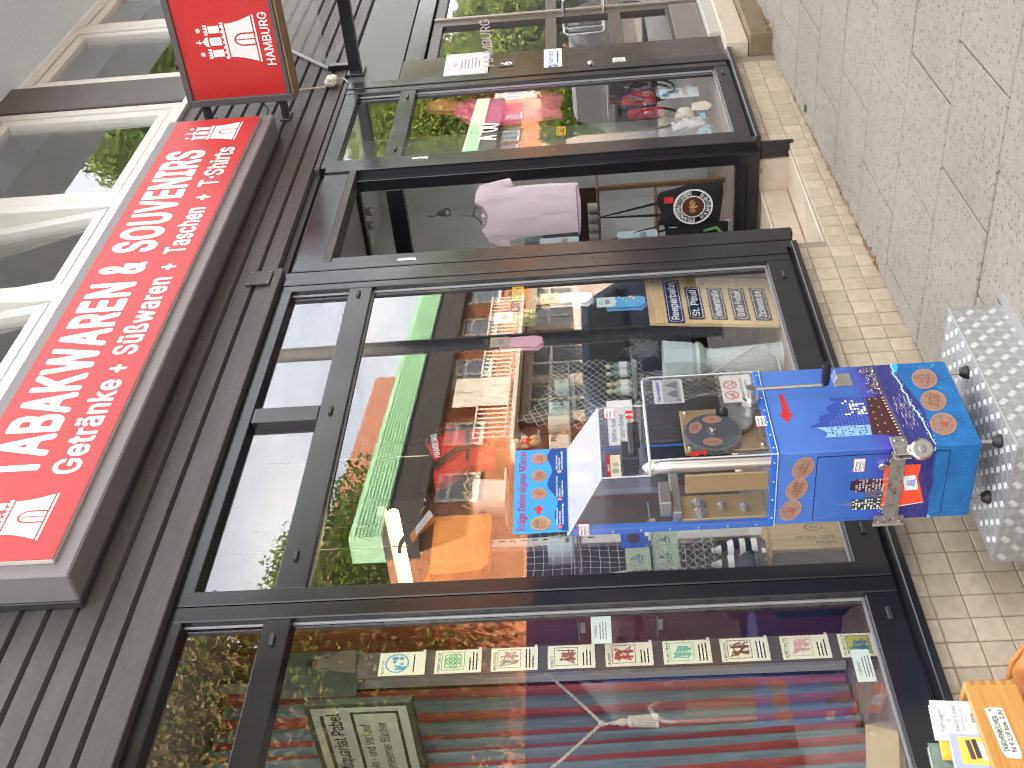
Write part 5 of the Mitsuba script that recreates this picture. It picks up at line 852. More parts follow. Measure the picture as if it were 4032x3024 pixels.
add(k + '__dress', ext(poly((3.345, 2.805), (3.42, 2.805), (3.445, 2.76), (3.49, 2.69), (3.32, 2.675), (3.335, 2.76)), .001, TF), mat((.55, .56, .44), .8)); add(k + '__dress', ext(unary_union([sbox(3.355, 2.80, 3.412, 2.855), affinity.rotate(sbox(3.335, 2.80, 3.35, 2.85), -15), affinity.rotate(sbox(3.416, 2.80, 3.431, 2.85), 15)]), .001, TF, .0006), mat((.60, .60, .50), .8)); add(k + '__head', ext(Point(3.383, 2.877).buffer(.017), .001, TF), mat((.48, .34, .25), .8)); add(k + '__hair', ext(Point(3.383, 2.885).buffer(.019).difference(sbox(3.3, 2.8, 3.5, 2.876)), .001, TF, .0006), mat((.05, .04, .03), .8))
k = thing('cord_tassel', 'beige twisted cord with tassel in front of the striped curtain', 'tassel'); CO = mat((.50, .47, .38), .9)
def cord(a, b_, n=40):
    a, b_ = np.array(a, float), np.array(b_, float); t = np.linspace(0, 1, n); d = (b_ - a) / np.linalg.norm(b_ - a); s = np.cross(d, (0, 1, 0)); ms = []
    for o in (0, math.pi): ms.append(tube([a + (b_ - a) * q + .004 * (math.cos(q * 60 + o) * s + math.sin(q * 60 + o) * np.array([0, 1, 0])) - np.array([0, 0, .03 * q * (1 - q)]) for q in t], .0042, 5, False))
    return ms
add(k + '__cord', cord((3.13, .35, 1.875), (2.815, .35, 1.603)) + cord((2.812, .35, 1.603), (2.50, .35, 1.93)), CO, smooth=60); add(k + '__knot', blob((2.814, .35, 1.600), (.013, .012, .015), 2), CO, smooth=True); add(k + '__cord', cord((2.811, .35, 1.595), (2.815, .35, 1.540), 10), CO)
add(k + '__bead', lathe([(0, 0), (.010, .002), (.016, .016), (.014, .03), (.006, .044), (0, .045)], (2.816, .35, 1.500), 18), CO, smooth=True); add(k + '__head', lathe([(0, 0), (.020, 0), (.024, .008), (.020, .020), (.012, .026), (0, .027)], (2.818, .35, 1.478), 18), CO, smooth=40)
add(k + '__fringe', [tube([(2.818 + .019 * math.cos(a), .35 + .019 * math.sin(a), 1.48), (2.818 + .022 * math.cos(a), .35 + .022 * math.sin(a), 1.43), (2.818 + .024 * math.cos(a), .35 + .024 * math.sin(a), 1.383)], .0032, 5) for a in np.linspace(0, 2 * math.pi, 22)[:-1]], CO)
k = thing('bookshop_sign', 'pale framed sign with black writing hanging crosswise behind the bookshop window', 'sign'); TS = LF(2.80, .62, 2.318)   # u from deep inside towards the street
add(k + '__frame', bx(2.80, 2.83, .155, .62, 2.310, 2.730, .004), mat((.05, .06, .04), .6)); add(k + '__panel', ext(sbox(.0, .018, .440, .390), .002, TS), mat((.50, .53, .42), .6)); fr = sbox(.02, .052, .415, .240); add(k + '__border', ext(unary_union([fr.difference(fr.buffer(-.012)), sbox(.0, .345, .400, .360)]), .001, TS, .002), mat((.03, .04, .025), .8))
add(k + '__lettering', [txt('Antiquariat Pabel', .050, TS @ trimesh.transformations.translation_matrix((.0, .282, .002)), w=.41, d=.0008, bold=True), txt('An- und Verkauf', .038, TS @ trimesh.transformations.translation_matrix((.06, .175, .002)), w=.28, d=.0008), txt('erlesener Bücher', .038, TS @ trimesh.transformations.translation_matrix((.05, .110, .002)), w=.30, d=.0008)], INK)
k = thing('old_book', 'open cream book lying aslant at the bottom of the bookshop window', 'book'); TO = PL((2.52, .06, .575), (-.62, .55, .05), (.35, .25, .42)); add(k + '__page', ext(sbox(0, -.01, .15, .12), .003, TO), mat((.58, .52, .34), .8)); add(k + '__block', ext(sbox(0, -.01, .15, .12), .03, TO, -.032), mat((.42, .33, .18), .7)); add(k + '__print', [txt('Historia', .010, TO @ trimesh.transformations.translation_matrix((.03, .09, .003)), w=.08, d=.0004), lines(TO, .012, .135, .072, 8, .0095, .004, 6, .0036)], GREYINK)
solo('brown_case', bx(2.22, 2.42, .22, .45, .552, .66, .008), mat((.10, .065, .03), .4), 'small brown leather case on the bookshop window floor', 'case')

# ------------------------------------------------------------------ side display by the entrance
# the goods hang outside, in front of the side pane
def hm(m): v = m.vertices.copy(); m.vertices = np.c_[6.845 + (v[:, 0] - 7.15) * .35, -.146 + .957 * v[:, 1], .066 + .957 * v[:, 2]]; return m
def hs(p, r, n=8, cap=True): return hm(tube(p, r, n, cap))
def LS(x, y, z): return LF(6.845 + (x - 7.15) * .35, -.146 + .957 * y, .066 + .957 * z) @ np.diag([.957, .957, .6, 1.])
FS = LS(7.15, 0, 0)   # facing the recess, u = -y
k = thing('pink_shirt', 'dusty pink t-shirt hanging in the side window of the entrance', 't-shirt'); PK = mat((.72, .60, .64), .9)
S1 = Polygon([(-.575, 2.288), (-.545, 2.262), (-.47, 2.235), (-.40, 2.262), (-.367, 2.308), (-.30, 2.295), (-.240, 2.262), (-.200, 2.05), (-.255, 2.030), (-.268, 2.10), (-.262, 1.80), (-.270, 1.600), (-.40, 1.582), (-.55, 1.588), (-.648, 1.598), (-.655, 1.80), (-.665, 2.02), (-.690, 2.10), (-.763, 2.068), (-.69, 2.235)])
add(k + '__shirt', cloth(S1, FS, .010, .018, .012, .022, 5), PK, smooth=50); add(k + '__collar', hs([(7.135, .575, 2.290), (7.125, .545, 2.262), (7.12, .47, 2.237), (7.125, .40, 2.264), (7.135, .367, 2.309)], .008, 6), mat((.42, .27, .31), .9)); add(k + '__neck_tag', hm(bx(7.130, 7.133, .455, .48, 2.245, 2.272)), PAPER)
add(k + '__stitched_lettering', txt('HAMBURG', .060, LS(6.99, -.615, 2.075), w=.30, d=.002), mat((.52, .41, .46), .9)); add(k + '__hem', ext(poly((-.27, 1.612), (-.648, 1.612), (-.648, 1.600), (-.27, 1.602)), .002, LS(7.035, 0, 0)), mat((.40, .26, .30), .9)); add(k + '__print', txt('8', .022, LS(7.03, -.31, 1.67), d=.001), GREYINK)
add(k + '__hanger', [hs([(7.15, .62, 2.25), (7.15, .50, 2.29), (7.15, .47, 2.33), (7.15, .46, 2.40), (7.15, .46, 2.44)], .004, 6), hs([(7.15, .47, 2.33), (7.15, .34, 2.285)], .004, 6), hs([(7.15, .46, 2.44), (7.15, .46, 2.62)], .0015, 4)], STEEL)
def spot(label, x, y, z, d):
    k = thing('spot_lamp', label, 'lamp'); d = np.array(d, float) / np.linalg.norm(d); c = np.array([x, y, z])
    add(k + '__shade', tube([c, c + d * .07, c + d * .085], (.020, .030, .033), 16), DSTEEL, smooth=40); add(k + '__arm', tube([c, c + np.array([.0, .02, .04]), c + np.array([.03, .03, .09])], .006, 6), DSTEEL); add(k + '__bulb', blob(c + d * .08, (.018, .018, .018), 1), mat((.7, .68, .6), .2), smooth=True)
spot('grey spot lamp above the pink t-shirt', 7.28, .50, 2.58, (-.5, -.3, -.7)); spot('right one of two ceiling spot lamps in the entrance side window', 7.3, .455, 3.14, (-.2, -.1, -1)); spot('left one of two ceiling spot lamps in the entrance side window', 7.3, .565, 3.15, (-.2, -.1, -1))
k = thing('tote_bag', 'black tote bag with round white emblem in the entrance side window', 'bag'); add(k + '__bag', cloth(Polygon([(-.388, 1.040), (-.40, 1.055), (-.455, 1.065), (-.55, 1.040), (-.645, 1.062), (-.640, .98), (-.650, .64), (-.42, .615), (-.335, .622), (-.345, .84)]), FS, .010, .02, .015, .03, 6), BLKCLOTH, smooth=50)
add(k + '__strap', [cloth(Polygon([(-.452, 1.03), (-.474, 1.03), (-.552, 1.455), (-.545, 1.462)]), FS, .005, .002, .02), cloth(Polygon([(-.552, 1.03), (-.575, 1.03), (-.556, 1.462), (-.548, 1.462)]), FS, .005, .002, .02)], BLKCLOTH)
TT = LS(7.06, 0, 0); cu, cv, R = -.498, .822, .134
add(k + '__emblem_ring', [ext(Point(cu, cv).buffer(R, quad_segs=16).difference(Point(cu, cv).buffer(R - .012, quad_segs=16)), .001, TT), ext(Point(cu, cv).buffer(R * .62, quad_segs=16).difference(Point(cu, cv).buffer(R * .56, quad_segs=16)), .001, TT)], WHITE)
add(k + '__emblem_centre', ext(Point(cu, cv).buffer(R * .54, quad_segs=16), .001, TT), mat((.09, .025, .018), .8))
sp = [Polygon(list(LineString([(cu + sx * .028 + .02 * (1 - t) * math.cos(t * 9), cv + .024 * (1 - t) * math.sin(t * 9)) for t in np.linspace(0, .85, 24)]).buffer(.0042).exterior.coords)) for sx in (-1, 1)]
add(k + '__bun_print', ext(unary_union(sp + [affinity.scale(Point(cu, cv).buffer(.012), .7, 2.8)]), .001, TT, .001), mat((.52, .33, .14), .8))
def arc(s, cu, cv, R, a0, a1, h, top=True, T=TT):
    ms = []
    for i, ch in enumerate(s):
        a = math.radians(a0 + (a1 - a0) * (i + .5) / len(s)); q = T @ trimesh.transformations.translation_matrix((cu + R * math.cos(a), cv + R * math.sin(a), 0)) @ trimesh.transformations.rotation_matrix(a + (-math.pi / 2 if top else math.pi / 2), (0, 0, 1)); ms.append(txt(ch, h, q, d=.0012, bold=True, center=True, w=h * .78))
    return ms
add(k + '__lettering', arc('FRANZBRÖTCHEN', cu, cv, R * .675, 186, 6, .028) + arc('HAMBURG', cu, cv, R * .875, 208, 332, .028, False), WHITE); add(k + '__red_tag', ext(rr(-.458, .955, -.412, 1.018), .003, LS(7.055, 0, 0)), mat((.62, .04, .05), .5)); add(k + '__suction_hook', [lathe([(0, 0), (.022, 0), (.014, .008), (0, .012)], (0, 0, 0), 16).apply_transform(LS(7.19, -.549, 1.468)), hs([(7.19, .549, 1.466), (7.14, .549, 1.462)], .003, 5)], STEEL)
k = thing('tote_bag', 'black tote bag with rainbow coloured anchor lettering in the entrance side window', 'bag'); add(k + '__bag', cloth(Polygon([(-.645, 1.02), (-.70, 1.01), (-.90, 1.0), (-.92, .58), (-.655, .575), (-.648, .80)]), LS(7.20, 0, 0), .010, .015, .02, .03, 8), BLKCLOTH, smooth=50)
TT2 = LS(7.11, 0, 0); add(k + '__lettering', txt('HAMBURG', .045, PL((6.826, .715, .736), (0, -.9, .42), (0, .42, .9)), w=.20, d=.0012, bold=True), mat((.60, .48, .16), .7)); add(k + '__anchor_print', ext(unary_union([LineString([(-.83, .86), (-.74, .66)]).buffer(.008), LineString([(-.70, .74), (-.68, .66), (-.76, .60), (-.82, .64)]).buffer(.010)]), .001, TT2), mat((.16, .30, .10), .7)); add(k + '__strap', hs([(7.19, .69, 1.0), (7.16, .72, 1.2), (7.14, .765, 1.40)], .008, 6), BLKCLOTH); add(k + '__zip', hm(bx(7.174, 7.178, .67, .675, .93, .985)), PAPER)
def bib(label, T, u, v, w, h, stripe, tilt=0):
    k = thing('pouch', label, 'pouch'); T = T @ trimesh.transformations.translation_matrix((u, v, 0)) @ trimesh.transformations.rotation_matrix(math.radians(tilt), (0, 0, 1))
    add(k + '__cloth', cloth(rr(0, 0, w, h, .008), T, .004, .008, .018, .01, 3), mat((.56, .68, .72), .9), smooth=50); add(k + '__stripe', ext(unary_union([sbox(.004, h * .30 + .014 * i, w - .004, h * .30 + .006 + .014 * i) for i in range(3)]), .001, T, .014), stripe)
    add(k + '__figure', ext(unary_union([Point(w * .5, h * .78).buffer(.018), sbox(w * .42, h * .5, w * .58, h * .74), sbox(w * .3, h * .56, w * .7, h * .62)]), .001, T, .014), mat((.10, .09, .10), .8)); add(k + '__tag', ext(sbox(w * .1, h * .82, w * .35, h * .96), .001, T, .0155), mat((.04, .34, .62), .6)); return k
NVs, RDs = mat((.03, .05, .22), .8), mat((.30, .08, .10), .8)
k = bib('white striped pouch on black cord left of the round emblem tote bag', LS(7.10, 0, 0), -.835, 1.065, .17, .28, NVs); add(k + '__cord', [hs([(7.10, .775, 1.40), (7.10, .72, 1.38), (7.10, .66, 1.16), (7.10, .64, 1.06)], .006, 6), hs([(7.10, .80, 1.34), (7.10, .775, 1.415), (7.19, .775, 1.42)], .004, 6)], BLKCLOTH)
bib('white striped pouch below the sleeve of the pink t-shirt', LS(7.10, 0, 0), -.86, 1.612, .185, .275, RDs)
k = thing('mug_shelf', 'wooden shelf with a row of printed mugs in the entrance side window', 'shelf'); add(k + '__board', bx(7.49, 7.72, .50, 1.18, 1.45, 1.468, .003), mat((.22, .13, .07), .6)); add(k + '__upright', bx(7.50, 7.53, .50, .53, .56, 1.45), mat((.20, .12, .06), .6)); add(k + '__board', bx(7.49, 7.72, .64, 1.18, 1.03, 1.048, .003), mat((.22, .13, .07), .6)); add(k + '__back', bx(7.73, 7.74, .62, 1.18, 1.47, 1.95), mat((.06, .035, .03), .7))
for i in range(6):
    mk = thing('printed_mug', f'{["first", "second", "third", "fourth", "fifth", "sixth"][i]} mug from the right in the row on the wooden shelf', 'mug'); add(mk + '__cup', lathe([(0, 0), (.034, 0), (.036, .07), (.033, .07), (.031, .006), (0, .006)], (7.55, .685 + .078 * i, 1.4685), 18), mat((.45, .48, .48), .3) if i < 4 else mat((.42, .13, .07), .4), smooth=40); add(mk + '__print', ext(Point(0, .036).buffer(.016), .001, LF(7.513, -(.685 + .078 * i), 1.4685)), mat((.10, .10, .11), .7))
solo('crumpled_film', cloth(Polygon([(-.40, .60), (-.66, .60), (-.65, .66), (-.41, .655)]), LF(7.0, 0, -.015), .01, .03, .014, .12, 9, 60), ACRYL, 'crumpled clear plastic wrap under the round emblem tote bag', 'plastic wrap', smooth=False)
solo('glass_jar', lathe([(0, 0), (.055, 0), (.058, .01), (.058, .11), (.045, .12), (.045, .13), (0, .13)], (7.50, .90, 1.88), 20), mat((.26, .34, .34), .1, coat=.6), 'grey jar on the dark shelf behind the pink t-shirt sleeve', 'jar', smooth=40)
# narrow window display
k = thing('rain_coat', 'pink rain coat hanging high in the narrow window', 'coat'); PKC = mat((.72, .10, .25), .6); Yc = .15
add(k + '__coat', cloth(Polygon([(8.16, 2.50), (8.23, 2.58), (8.30, 2.52), (8.45, 2.38), (8.50, 2.20), (8.47, 1.66), (8.34, 1.70), (8.28, 1.66), (8.12, 1.70), (7.96, 1.68), (7.90, 2.26), (8.04, 2.42)]), FR(0, Yc, 0), .03, .04, .02, .07, 11), PKC, smooth=50); add(k + '__hood', cloth(Polygon([(8.13, 2.50), (8.16, 2.66), (8.25, 2.72), (8.34, 2.64), (8.36, 2.50), (8.25, 2.46)]), FR(0, Yc - .02, 0), .04, .05, .02, .05, 12), mat((.58, .22, .10), .6), smooth=50); add(k + '__button', [blob((8.24, Yc - .06, z), (.008, .005, .008), 1) for z in (2.3, 2.1, 1.9)], PAPER, smooth=True)
k = thing('folded_umbrella', 'dark red folded umbrella hanging in the narrow window', 'umbrella'); add(k + '__sleeve', lathe([(0, 0), (.036, .004), (.044, .05), (.044, .22), (.034, .26), (0, .265)], (7.98, .18, .945), 18), mat((.34, .014, .024), .7), smooth=40); add(k + '__loop', tube([(7.98, .18, 1.20), (7.97, .18, 1.27), (7.98, .17, 1.34)], .003, 5), INK); add(k + '__tag', bx(7.96, 8.01, .14, .142, .90, .945), INK)
k = thing('sun_cap', 'cream cap with peak lying at the bottom of the narrow window', 'cap'); add(k + '__crown', blob((7.96, .22, .80), (.075, .07, .07), 3, 2, .1), CREAM, smooth=True); add(k + '__peak', cloth(Polygon([(7.90, .76), (8.03, .74), (8.05, .64), (7.97, .60), (7.90, .64)]), FR(0, .15, 0), .004, .004, .02, .01, 1), CREAM, smooth=40)
bib('white striped pouch with orange figure in the narrow window', FR(0, .13, 0), 8.10, .68, .17, .28, RDs); bib('white striped pouch at the right edge of the narrow window', FR(0, .19, 0), 8.28, .70, .17, .28, NVs)
k = thing('red_net_bag', 'red mesh bag hanging at the right edge of the narrow window', 'bag'); add(k + '__bag', cloth(Polygon([(8.20, 1.24), (8.35, 1.23), (8.40, 1.10), (8.38, .98), (8.18, .98), (8.17, 1.10)]), FR(0, .2, 0), .02, .05, .018, .08, 3), mat((.50, .03, .04), .8), smooth=50); add(k + '__card', bx(8.12, 8.21, .14, .142, 1.09, 1.20), mat((.25, .10, .06), .6)); add(k + '__string', tube([(8.28, .2, 1.24), (8.28, .2, 1.36)], .003, 5), RED2)
k = thing('spotted_bag', 'white patterned bag with blue edge at the bottom of the narrow window', 'bag'); add(k + '__bag', cloth(Polygon([(7.70, .90), (7.82, .91), (7.88, .70), (7.76, .67)]), FR(0, .2, 0), .02, .03, .018, .04, 3), mat((.66, .66, .62), .8), smooth=50); add(k + '__spots', ext(unary_union([Point(7.74 + .1 * rng.random(), .72 + .16 * rng.random()).buffer(.009) for _ in range(12)]), .001, FR(0, .160, 0)), mat((.16, .10, .09), .8)); add(k + '__edge', bx(7.78, 7.87, .158, .165, .665, .70), mat((.12, .42, .60), .6))
solo('plastic_bag_heap', cloth(Polygon([(7.55, .60), (7.75, .58), (7.80, .68), (7.70, .74), (7.58, .70)]), FR(0, .25, 0), .02, .06, .02, .12, 5, 40), mat((.25, .42, .46), .25), 'crumpled bluish plastic at the bottom left of the narrow window', 'plastic bag', smooth=False)
solo('blue_ribbon', tube([(7.62, .18, 1.25), (7.66, .18, 1.10), (7.60, .18, .95), (7.70, .18, .80)], .004, 5), mat((.04, .30, .60), .6), 'thin blue ribbon hanging in the narrow window', 'ribbon')

# ------------------------------------------------------------------ across the street: what the panes mirror
A0, TH = np.array([0, -10.0, 0]), math.radians(-10.6)
UX, NX = np.array([math.cos(TH), math.sin(TH), 0]), np.array([-math.sin(TH), math.cos(TH), 0])   # along the front; towards the street
def ob(u0, u1, w0, w1, z0, z1, b=0.0):
    m = bx(u0, u1, w0, w1, z0, z1, b); v = m.vertices; m.vertices = A0 + v[:, :1] * UX + v[:, 1:2] * NX + np.c_[np.zeros((len(v), 2)), v[:, 2]]; return m
O = thing('brick_house', 'long red brick house with pale green eaves across the street', 'house')
add(O + '__wall', ob(17.0, 75, -9, 0, -.5, 6.0), BRICK)
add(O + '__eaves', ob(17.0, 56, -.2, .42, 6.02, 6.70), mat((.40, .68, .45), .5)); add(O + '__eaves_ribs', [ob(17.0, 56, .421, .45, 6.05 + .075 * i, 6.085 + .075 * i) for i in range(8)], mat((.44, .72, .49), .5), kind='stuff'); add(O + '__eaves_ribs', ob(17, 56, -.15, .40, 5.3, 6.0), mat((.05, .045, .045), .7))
add(O + '__eaves_lettering', [txt(s, .8, PL(A0 + u * UX + .46 * NX + np.array([0, 0, 5.35]), -UX, (0, 0, 1)), d=.02, bold=True) for s, u in (('A', 48.4), ('UO', 50.6))], WHITE)
WN = mat((.70, .66, .58), .5); PD = mat((.20, .205, .21), .08)
def win(u0, u1, z0, z1, n=1):
    k = add(O + '__window', [ob(u0, u1, -.05, .04, z0, z0 + .09), ob(u0, u1, -.05, .04, z1 - .09, z1), ob(u0, u0 + .09, -.05, .04, z0, z1), ob(u1 - .09, u1, -.05, .04, z0, z1)] + [ob(u0 + (u1 - u0) * i / n - .05, u0 + (u1 - u0) * i / n + .05, -.05, .04, z0, z1) for i in range(1, n)] + [ob(u0, u1, -.05, .035, z0 + (z1 - z0) * .66, z0 + (z1 - z0) * .66 + .08)], WN); add(k + '__pane', ob(u0 + .09, u1 - .09, -.03, .01, z0 + .09, z1 - .09), PD)
for u0, u1, z0, z1, n in ((18.8, 20.0, 4.25, 5.2, 1), (21.3, 22.4, 4.3, 5.25, 1), (24.2, 26.0, 4.3, 5.3, 2), (27.6, 28.8, 4.3, 5.35, 1), (30.0, 31.2, 4.3, 5.4, 1), (33, 34.4, 4.3, 5.4, 1), (22.6, 24.2, 1.3, 3.42, 2), (24.4, 26.6, 1.3, 3.42, 2), (28.0, 29.4, 1.6, 3.4, 2), (30.2, 31.6, 1.6, 3.4, 2), (33, 34.5, 1.6, 3.4, 2), (18.6, 20.4, 1.5, 3.3, 2), (46.2, 48.2, 4.4, 5.85, 3), (48.8, 51.2, 4.4, 5.85, 3), (53, 54.2, 4.4, 5.9, 1), (57, 60, 1.2, 3.5, 3), (57.4, 60.0, 4.4, 5.9, 3), (46, 48.6, 1.4, 3.3, 2), (38, 40, 4.3, 5.5, 2), (42, 44, 4.3, 5.5, 2), (38, 40, 1.5, 3.4, 2)): win(u0, u1, z0, z1, n)
add(O + '__shopfront_pier', [ob(u, u + .45, .02, .12, .3, 3.44) for u in (22.1, 24.15, 26.65, 27.5, 29.5, 31.7)] + [ob(22.1, 32.2, .02, .10, 3.2, 3.44), ob(22.1, 32.2, .02, .10, .3, 1.3)], mat((.46, .39, .32), .7))
add(O + '__shutter', [ob(22.7, 23.35, .3, .36, 3.75, 5.1)], mat((.66, .62, .56), .6)); add(O + '__shutter', [ob(23.5, 24.15, .3, .36, 3.75, 5.1)], mat((.66, .62, .56), .6))
for ua, ub in ((20.4, 28.8), (54.6, 61.5)):
    bk = add(O + '__balcony', [ob(ua, ub, 0, .7, 3.48, 3.58), ob(ua, ub, .66, .70, 4.38, 4.42), ob(ua, ub, .66, .70, 3.66, 3.70)], WN); add(bk + '__railing_bars', [ob(u, u + .028, .665, .695, 3.6, 4.4) for u in np.arange(ua, ub, .23)], mat((.74, .72, .68), .5), kind='stuff')
add(O + '__dormer_block', ob(23.0, 40, -12, -7, 5.8, 10.5), mat((.42, .20, .14), .8))
for i in range(5): add(O + '__window', ob(24.5 + 2.6 * i, 25.6 + 2.6 * i, -7.0, -6.97, 7.6, 9.0), PD)
def leaves(c, R, n, s, seed, flat=1.0):
    g = np.random.default_rng(seed); d = g.normal(size=(n, 3)); d /= np.linalg.norm(d, axis=1, keepdims=True); rr_ = g.random(n) ** .45
    lump = .55 + .75 * meshkit.fbm(d * 1.6 + seed * 3.3, 3, seed); p = np.array(c) + d * (rr_ * lump)[:, None] * np.array(R)
    hole = meshkit.fbm(p * .9 + seed, 3, seed + 2) > .40; p = p[hole]; n = len(p)
    a = g.normal(size=(n, 3)); a /= np.linalg.norm(a, axis=1, keepdims=True); b_ = np.cross(a, g.normal(size=(n, 3))); b_ /= np.linalg.norm(b_, axis=1, keepdims=True); sz = s * g.uniform(.6, 1.4, (n, 1))
    v = np.stack([p - a * sz, p + b_ * sz * .5, p + a * sz, p - b_ * sz * .5], 1).reshape(-1, 3); i = np.arange(n)[:, None] * 4
    return trimesh.Trimesh(v, np.vstack([i + [0, 1, 2], i + [0, 2, 3]]), process=False)
def tree(label, x, y, R, zc, parts, seed, trunk=.2):
    k = thing('street_tree', label, 'tree'); r = random.Random(seed); zb_ = float(zg(x)) - .1
    ms = [tube([(x, y, zb_), (x + .1, y, zb_ + .4 * zc), (x, y + .1, zc)], (trunk, trunk * .8, trunk * .45), 9)]
    for i in range(6):
        a = i * 1.05; e_ = np.array([x, y, zc]) + np.array([math.cos(a) * R[0], math.sin(a) * R[1], R[2] * r.uniform(-.3, .6)]) * .7; ms.append(tube([(x, y, zc * .6), ((x + e_[0]) / 2, (y + e_[1]) / 2, (zc * .6 + e_[2]) / 2 + .3), e_], (trunk * .4, trunk * .28, trunk * .1), 6))
    add(k + '__trunk', ms, mat((.10, .08, .06), .9), smooth=60)
    for j, (n, s, m) in enumerate(parts): add(k + '__crown', leaves((x, y, zc), R, n, s, seed * 10 + j), m)
tree('rust tinged chestnut tree mirrored in the bookshop window', 8.3, -9.0, (3.0, 2.6, 3.6), 6.3, ((34000, .055, LEAFG), (34000, .055, LEAFB), (16000, .05, LEAFY)), 3)
tree('tree behind the green eaves mirrored in the souvenir window', 17.8, -16.5, (4.6, 3.0, 3.2), 6.6, ((40000, .075, LEAFG), (16000, .075, LEAFY)), 4)
tree('light green tree behind the far end of the brick house', 66, -26, (8, 5, 6), 10.5, ((30000, .15, LEAFY), (22000, .15, LEAFG)), 5)
tree('second light green tree behind the far end of the brick house', 80, -30, (8, 5, 6.5), 11, ((30000, .15, LEAFY), (22000, .15, LEAFG)), 6)
tree('tall street tree mirrored in the upper windows', 29.5, -8.6, (3.2, 3, 3), 12.5, ((30000, .09, LEAFG), (8000, .09, LEAFY)), 7, .25)
tree('bushy tree beyond the parked vehicles', 38, -9.5, (3.2, 2.6, 2.2), 3.4, ((22000, .08, LEAFY), (22000, .08, LEAFG)), 8)
solo('hedge', leaves((48.0, -17.2, 1.6), (5.5, 1.2, 1.9), 16000, .12, 77), LEAFG, 'green hedge before the brick house', 'hedge')
k = thing('lamp_post', 'dark round lamp post at the kerb mirrored in the souvenir window', 'lamp post'); add(k + '__post', tube([(10.75, -4.0, -.2), (10.75, -4.0, 1.2), (10.75, -4.0, 9.5)], (.088, .084, .074), 20), pmat('mat_post', lambda p, n, uv: mix((.10, .105, .115), (.20, .205, .215), fbm(p.x * 30, p.y * 30, p.z * 50, 3)), rough=.45), smooth=60); add(k + '__lantern', [tube([(10.75, -4, 9.4), (10.75, -4.6, 9.8), (10.75, -5.6, 9.9)], .05, 8), bx(10.6, 10.9, -6.2, -5.5, 9.82, 9.95, .03)], DGREY)
def car(label, x, y, L_, W_, prof, m, roof, glassz):
    k = thing('parked_car', label, 'car'); zc = float(zg(x)) - .14
    body = trimesh.creation.extrude_polygon(Polygon(prof).buffer(.05).buffer(-.03), W_ - .06); v = body.vertices.copy(); body.vertices = np.c_[x + v[:, 0] * L_, y + v[:, 2] - W_ / 2, zc + v[:, 1]]; body.fix_normals(); add(k + '__body', body, m, smooth=30)
    gl = [p for p in glassz]; g = trimesh.creation.extrude_polygon(Polygon(gl), W_ + .0); v = g.vertices.copy(); g.vertices = np.c_[x + v[:, 0] * L_, y + v[:, 2] - W_ / 2, zc + v[:, 1]]; g.fix_normals(); add(k + '__side_glass', g, mat((.02, .024, .03), .05), smooth=False)
    for wx in (-.31, .31):
        for sy in (-1, 1):
            w_ = add(k + '__wheel', lathe([(.19, -.10), (.32, -.10), (.335, -.06), (.335, .06), (.32, .10), (.19, .10)], (0, 0, 0), 24).apply_transform(FR(x + wx * L_, y + sy * (W_ / 2 - .09), zc + .335)), mat((.015, .015, .016), .7), smooth=40); add(w_ + '__rim', lathe([(0, .06), (.18, .08), (.19, .10), (.19, -.08), (0, -.06)], (0, 0, 0), 18).apply_transform(FR(x + wx * L_, y + sy * (W_ / 2 - .09), zc + .335)), mat((.5, .5, .5), .3, .8))
    add(k + '__headlight', [bx(x - L_ / 2 - .005, x - L_ / 2 + .09, y + s * (W_ / 2 - .32), y + s * (W_ / 2 - .08) if s > 0 else y - (W_ / 2 - .56), zc + .68, zc + .82, .02) for s in (1,)], mat((.7, .72, .75), .1)); add(k + '__number_plate', bx(x - L_ / 2 - .02, x - L_ / 2 - .005, y - .26, y + .26, zc + .42, zc + .53, .004), PAPER)
SUV = [(-.5, .30), (-.5, .86), (-.47, .98), (-.27, 1.08), (-.15, 1.62), (-.06, 1.70), (.34, 1.68), (.46, 1.16), (.5, 1.0), (.5, .30)]
car('dark blue parked car mirrored in the souvenir window', 12.15, -6.3, 4.3, 1.8, SUV, mat((.035, .05, .10), .12, coat=1.0), 1.7, [(-.24, 1.10), (-.14, 1.58), (-.06, 1.63), (.32, 1.61), (.42, 1.16)])
VAN = [(-.5, .28), (-.5, .95), (-.40, 1.10), (-.28, 1.74), (-.22, 1.84), (.48, 1.82), (.5, 1.6), (.5, .28)]
car('pale parked van mirrored beside the lamp post', 16.75, -6.4, 4.7, 1.9, VAN, mat((.34, .28, .26), .15, coat=1.0), 1.84, [(-.37, 1.12), (-.27, 1.70), (-.22, 1.76), (.1, 1.75), (.1, 1.12)])
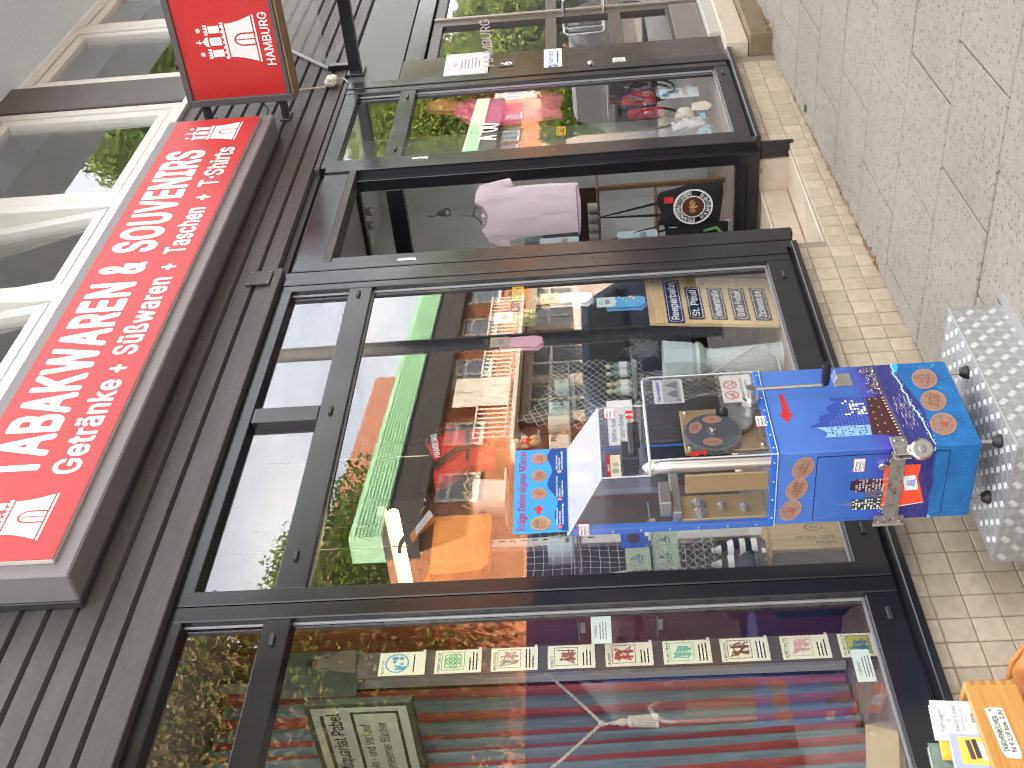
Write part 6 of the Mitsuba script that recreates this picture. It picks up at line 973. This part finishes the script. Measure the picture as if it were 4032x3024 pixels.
car('black parked car further down the street', 24.5, -6.4, 4.4, 1.8, SUV, mat((.02, .02, .022), .12, coat=1.0), 1.7, [(-.24, 1.10), (-.14, 1.58), (-.06, 1.63), (.32, 1.61), (.42, 1.16)])
VAN2 = [(-.5, .30), (-.5, 1.15), (-.44, 1.25), (-.36, 2.25), (-.32, 2.42), (.49, 2.44), (.5, 2.2), (.5, .30)]
car('tall dark blue delivery van mirrored in the lower window panes', 6.7, -6.2, 5.4, 2.0, VAN2, mat((.014, .013, .05), .15, coat=1.0), 2.4, [(-.41, 1.32), (-.345, 2.1), (-.2, 2.1), (-.2, 1.32)])
def bike(label, x, y, m):
    k = thing('bicycle', label, 'bicycle'); z = float(zg(x)) + .34; P_ = lambda a, b_: (x + a, y, z + b_)
    for c_ in (-.52, .52): w_ = add(k + '__wheel', trimesh.creation.torus(.33, .018, major_sections=32, minor_sections=6).apply_transform(FR(x + c_, y, z)), mat((.02, .02, .02), .6), smooth=True); add(w_ + '__spokes', [tube([P_(c_, 0), P_(c_ + .32 * math.cos(a), .32 * math.sin(a))], .0022, 4) for a in np.linspace(0, 6.28, 15)[:-1]], STEEL)
    add(k + '__frame', [tube([P_(*p) for p in q], .016, 8) for q in (((-.52, 0), (-.08, -.03)), ((-.08, -.03), (-.20, .48)), ((-.20, .42), (.36, .46)), ((-.08, -.03), (.38, .36)), ((.34, .55), (.42, .28), (.52, 0)), ((-.52, 0), (-.19, .40)))], m); add(k + '__saddle', blob(P_(-.22, .52), (.14, .07, .035), 2), INK, smooth=True); add(k + '__handlebar', [tube([(x + .30, y - .28, z + .66), (x + .36, y - .1, z + .66), (x + .36, y + .1, z + .66), (x + .30, y + .28, z + .66)], .012, 6), tube([P_(.34, .52), P_(.34, .66)], .013, 6)], STEEL); add(k + '__basket', [bx(x + .42, x + .72, y - .16, y + .16, z + .42, z + .64, .01)], mat((.12, .12, .12), .6))
bike('bicycle leaning by the kerb mirrored in the narrow window', 16.0, -3.6, mat((.03, .10, .25), .3)); bike('second bicycle parked behind the first', 17.6, -3.9, mat((.25, .25, .26), .3))
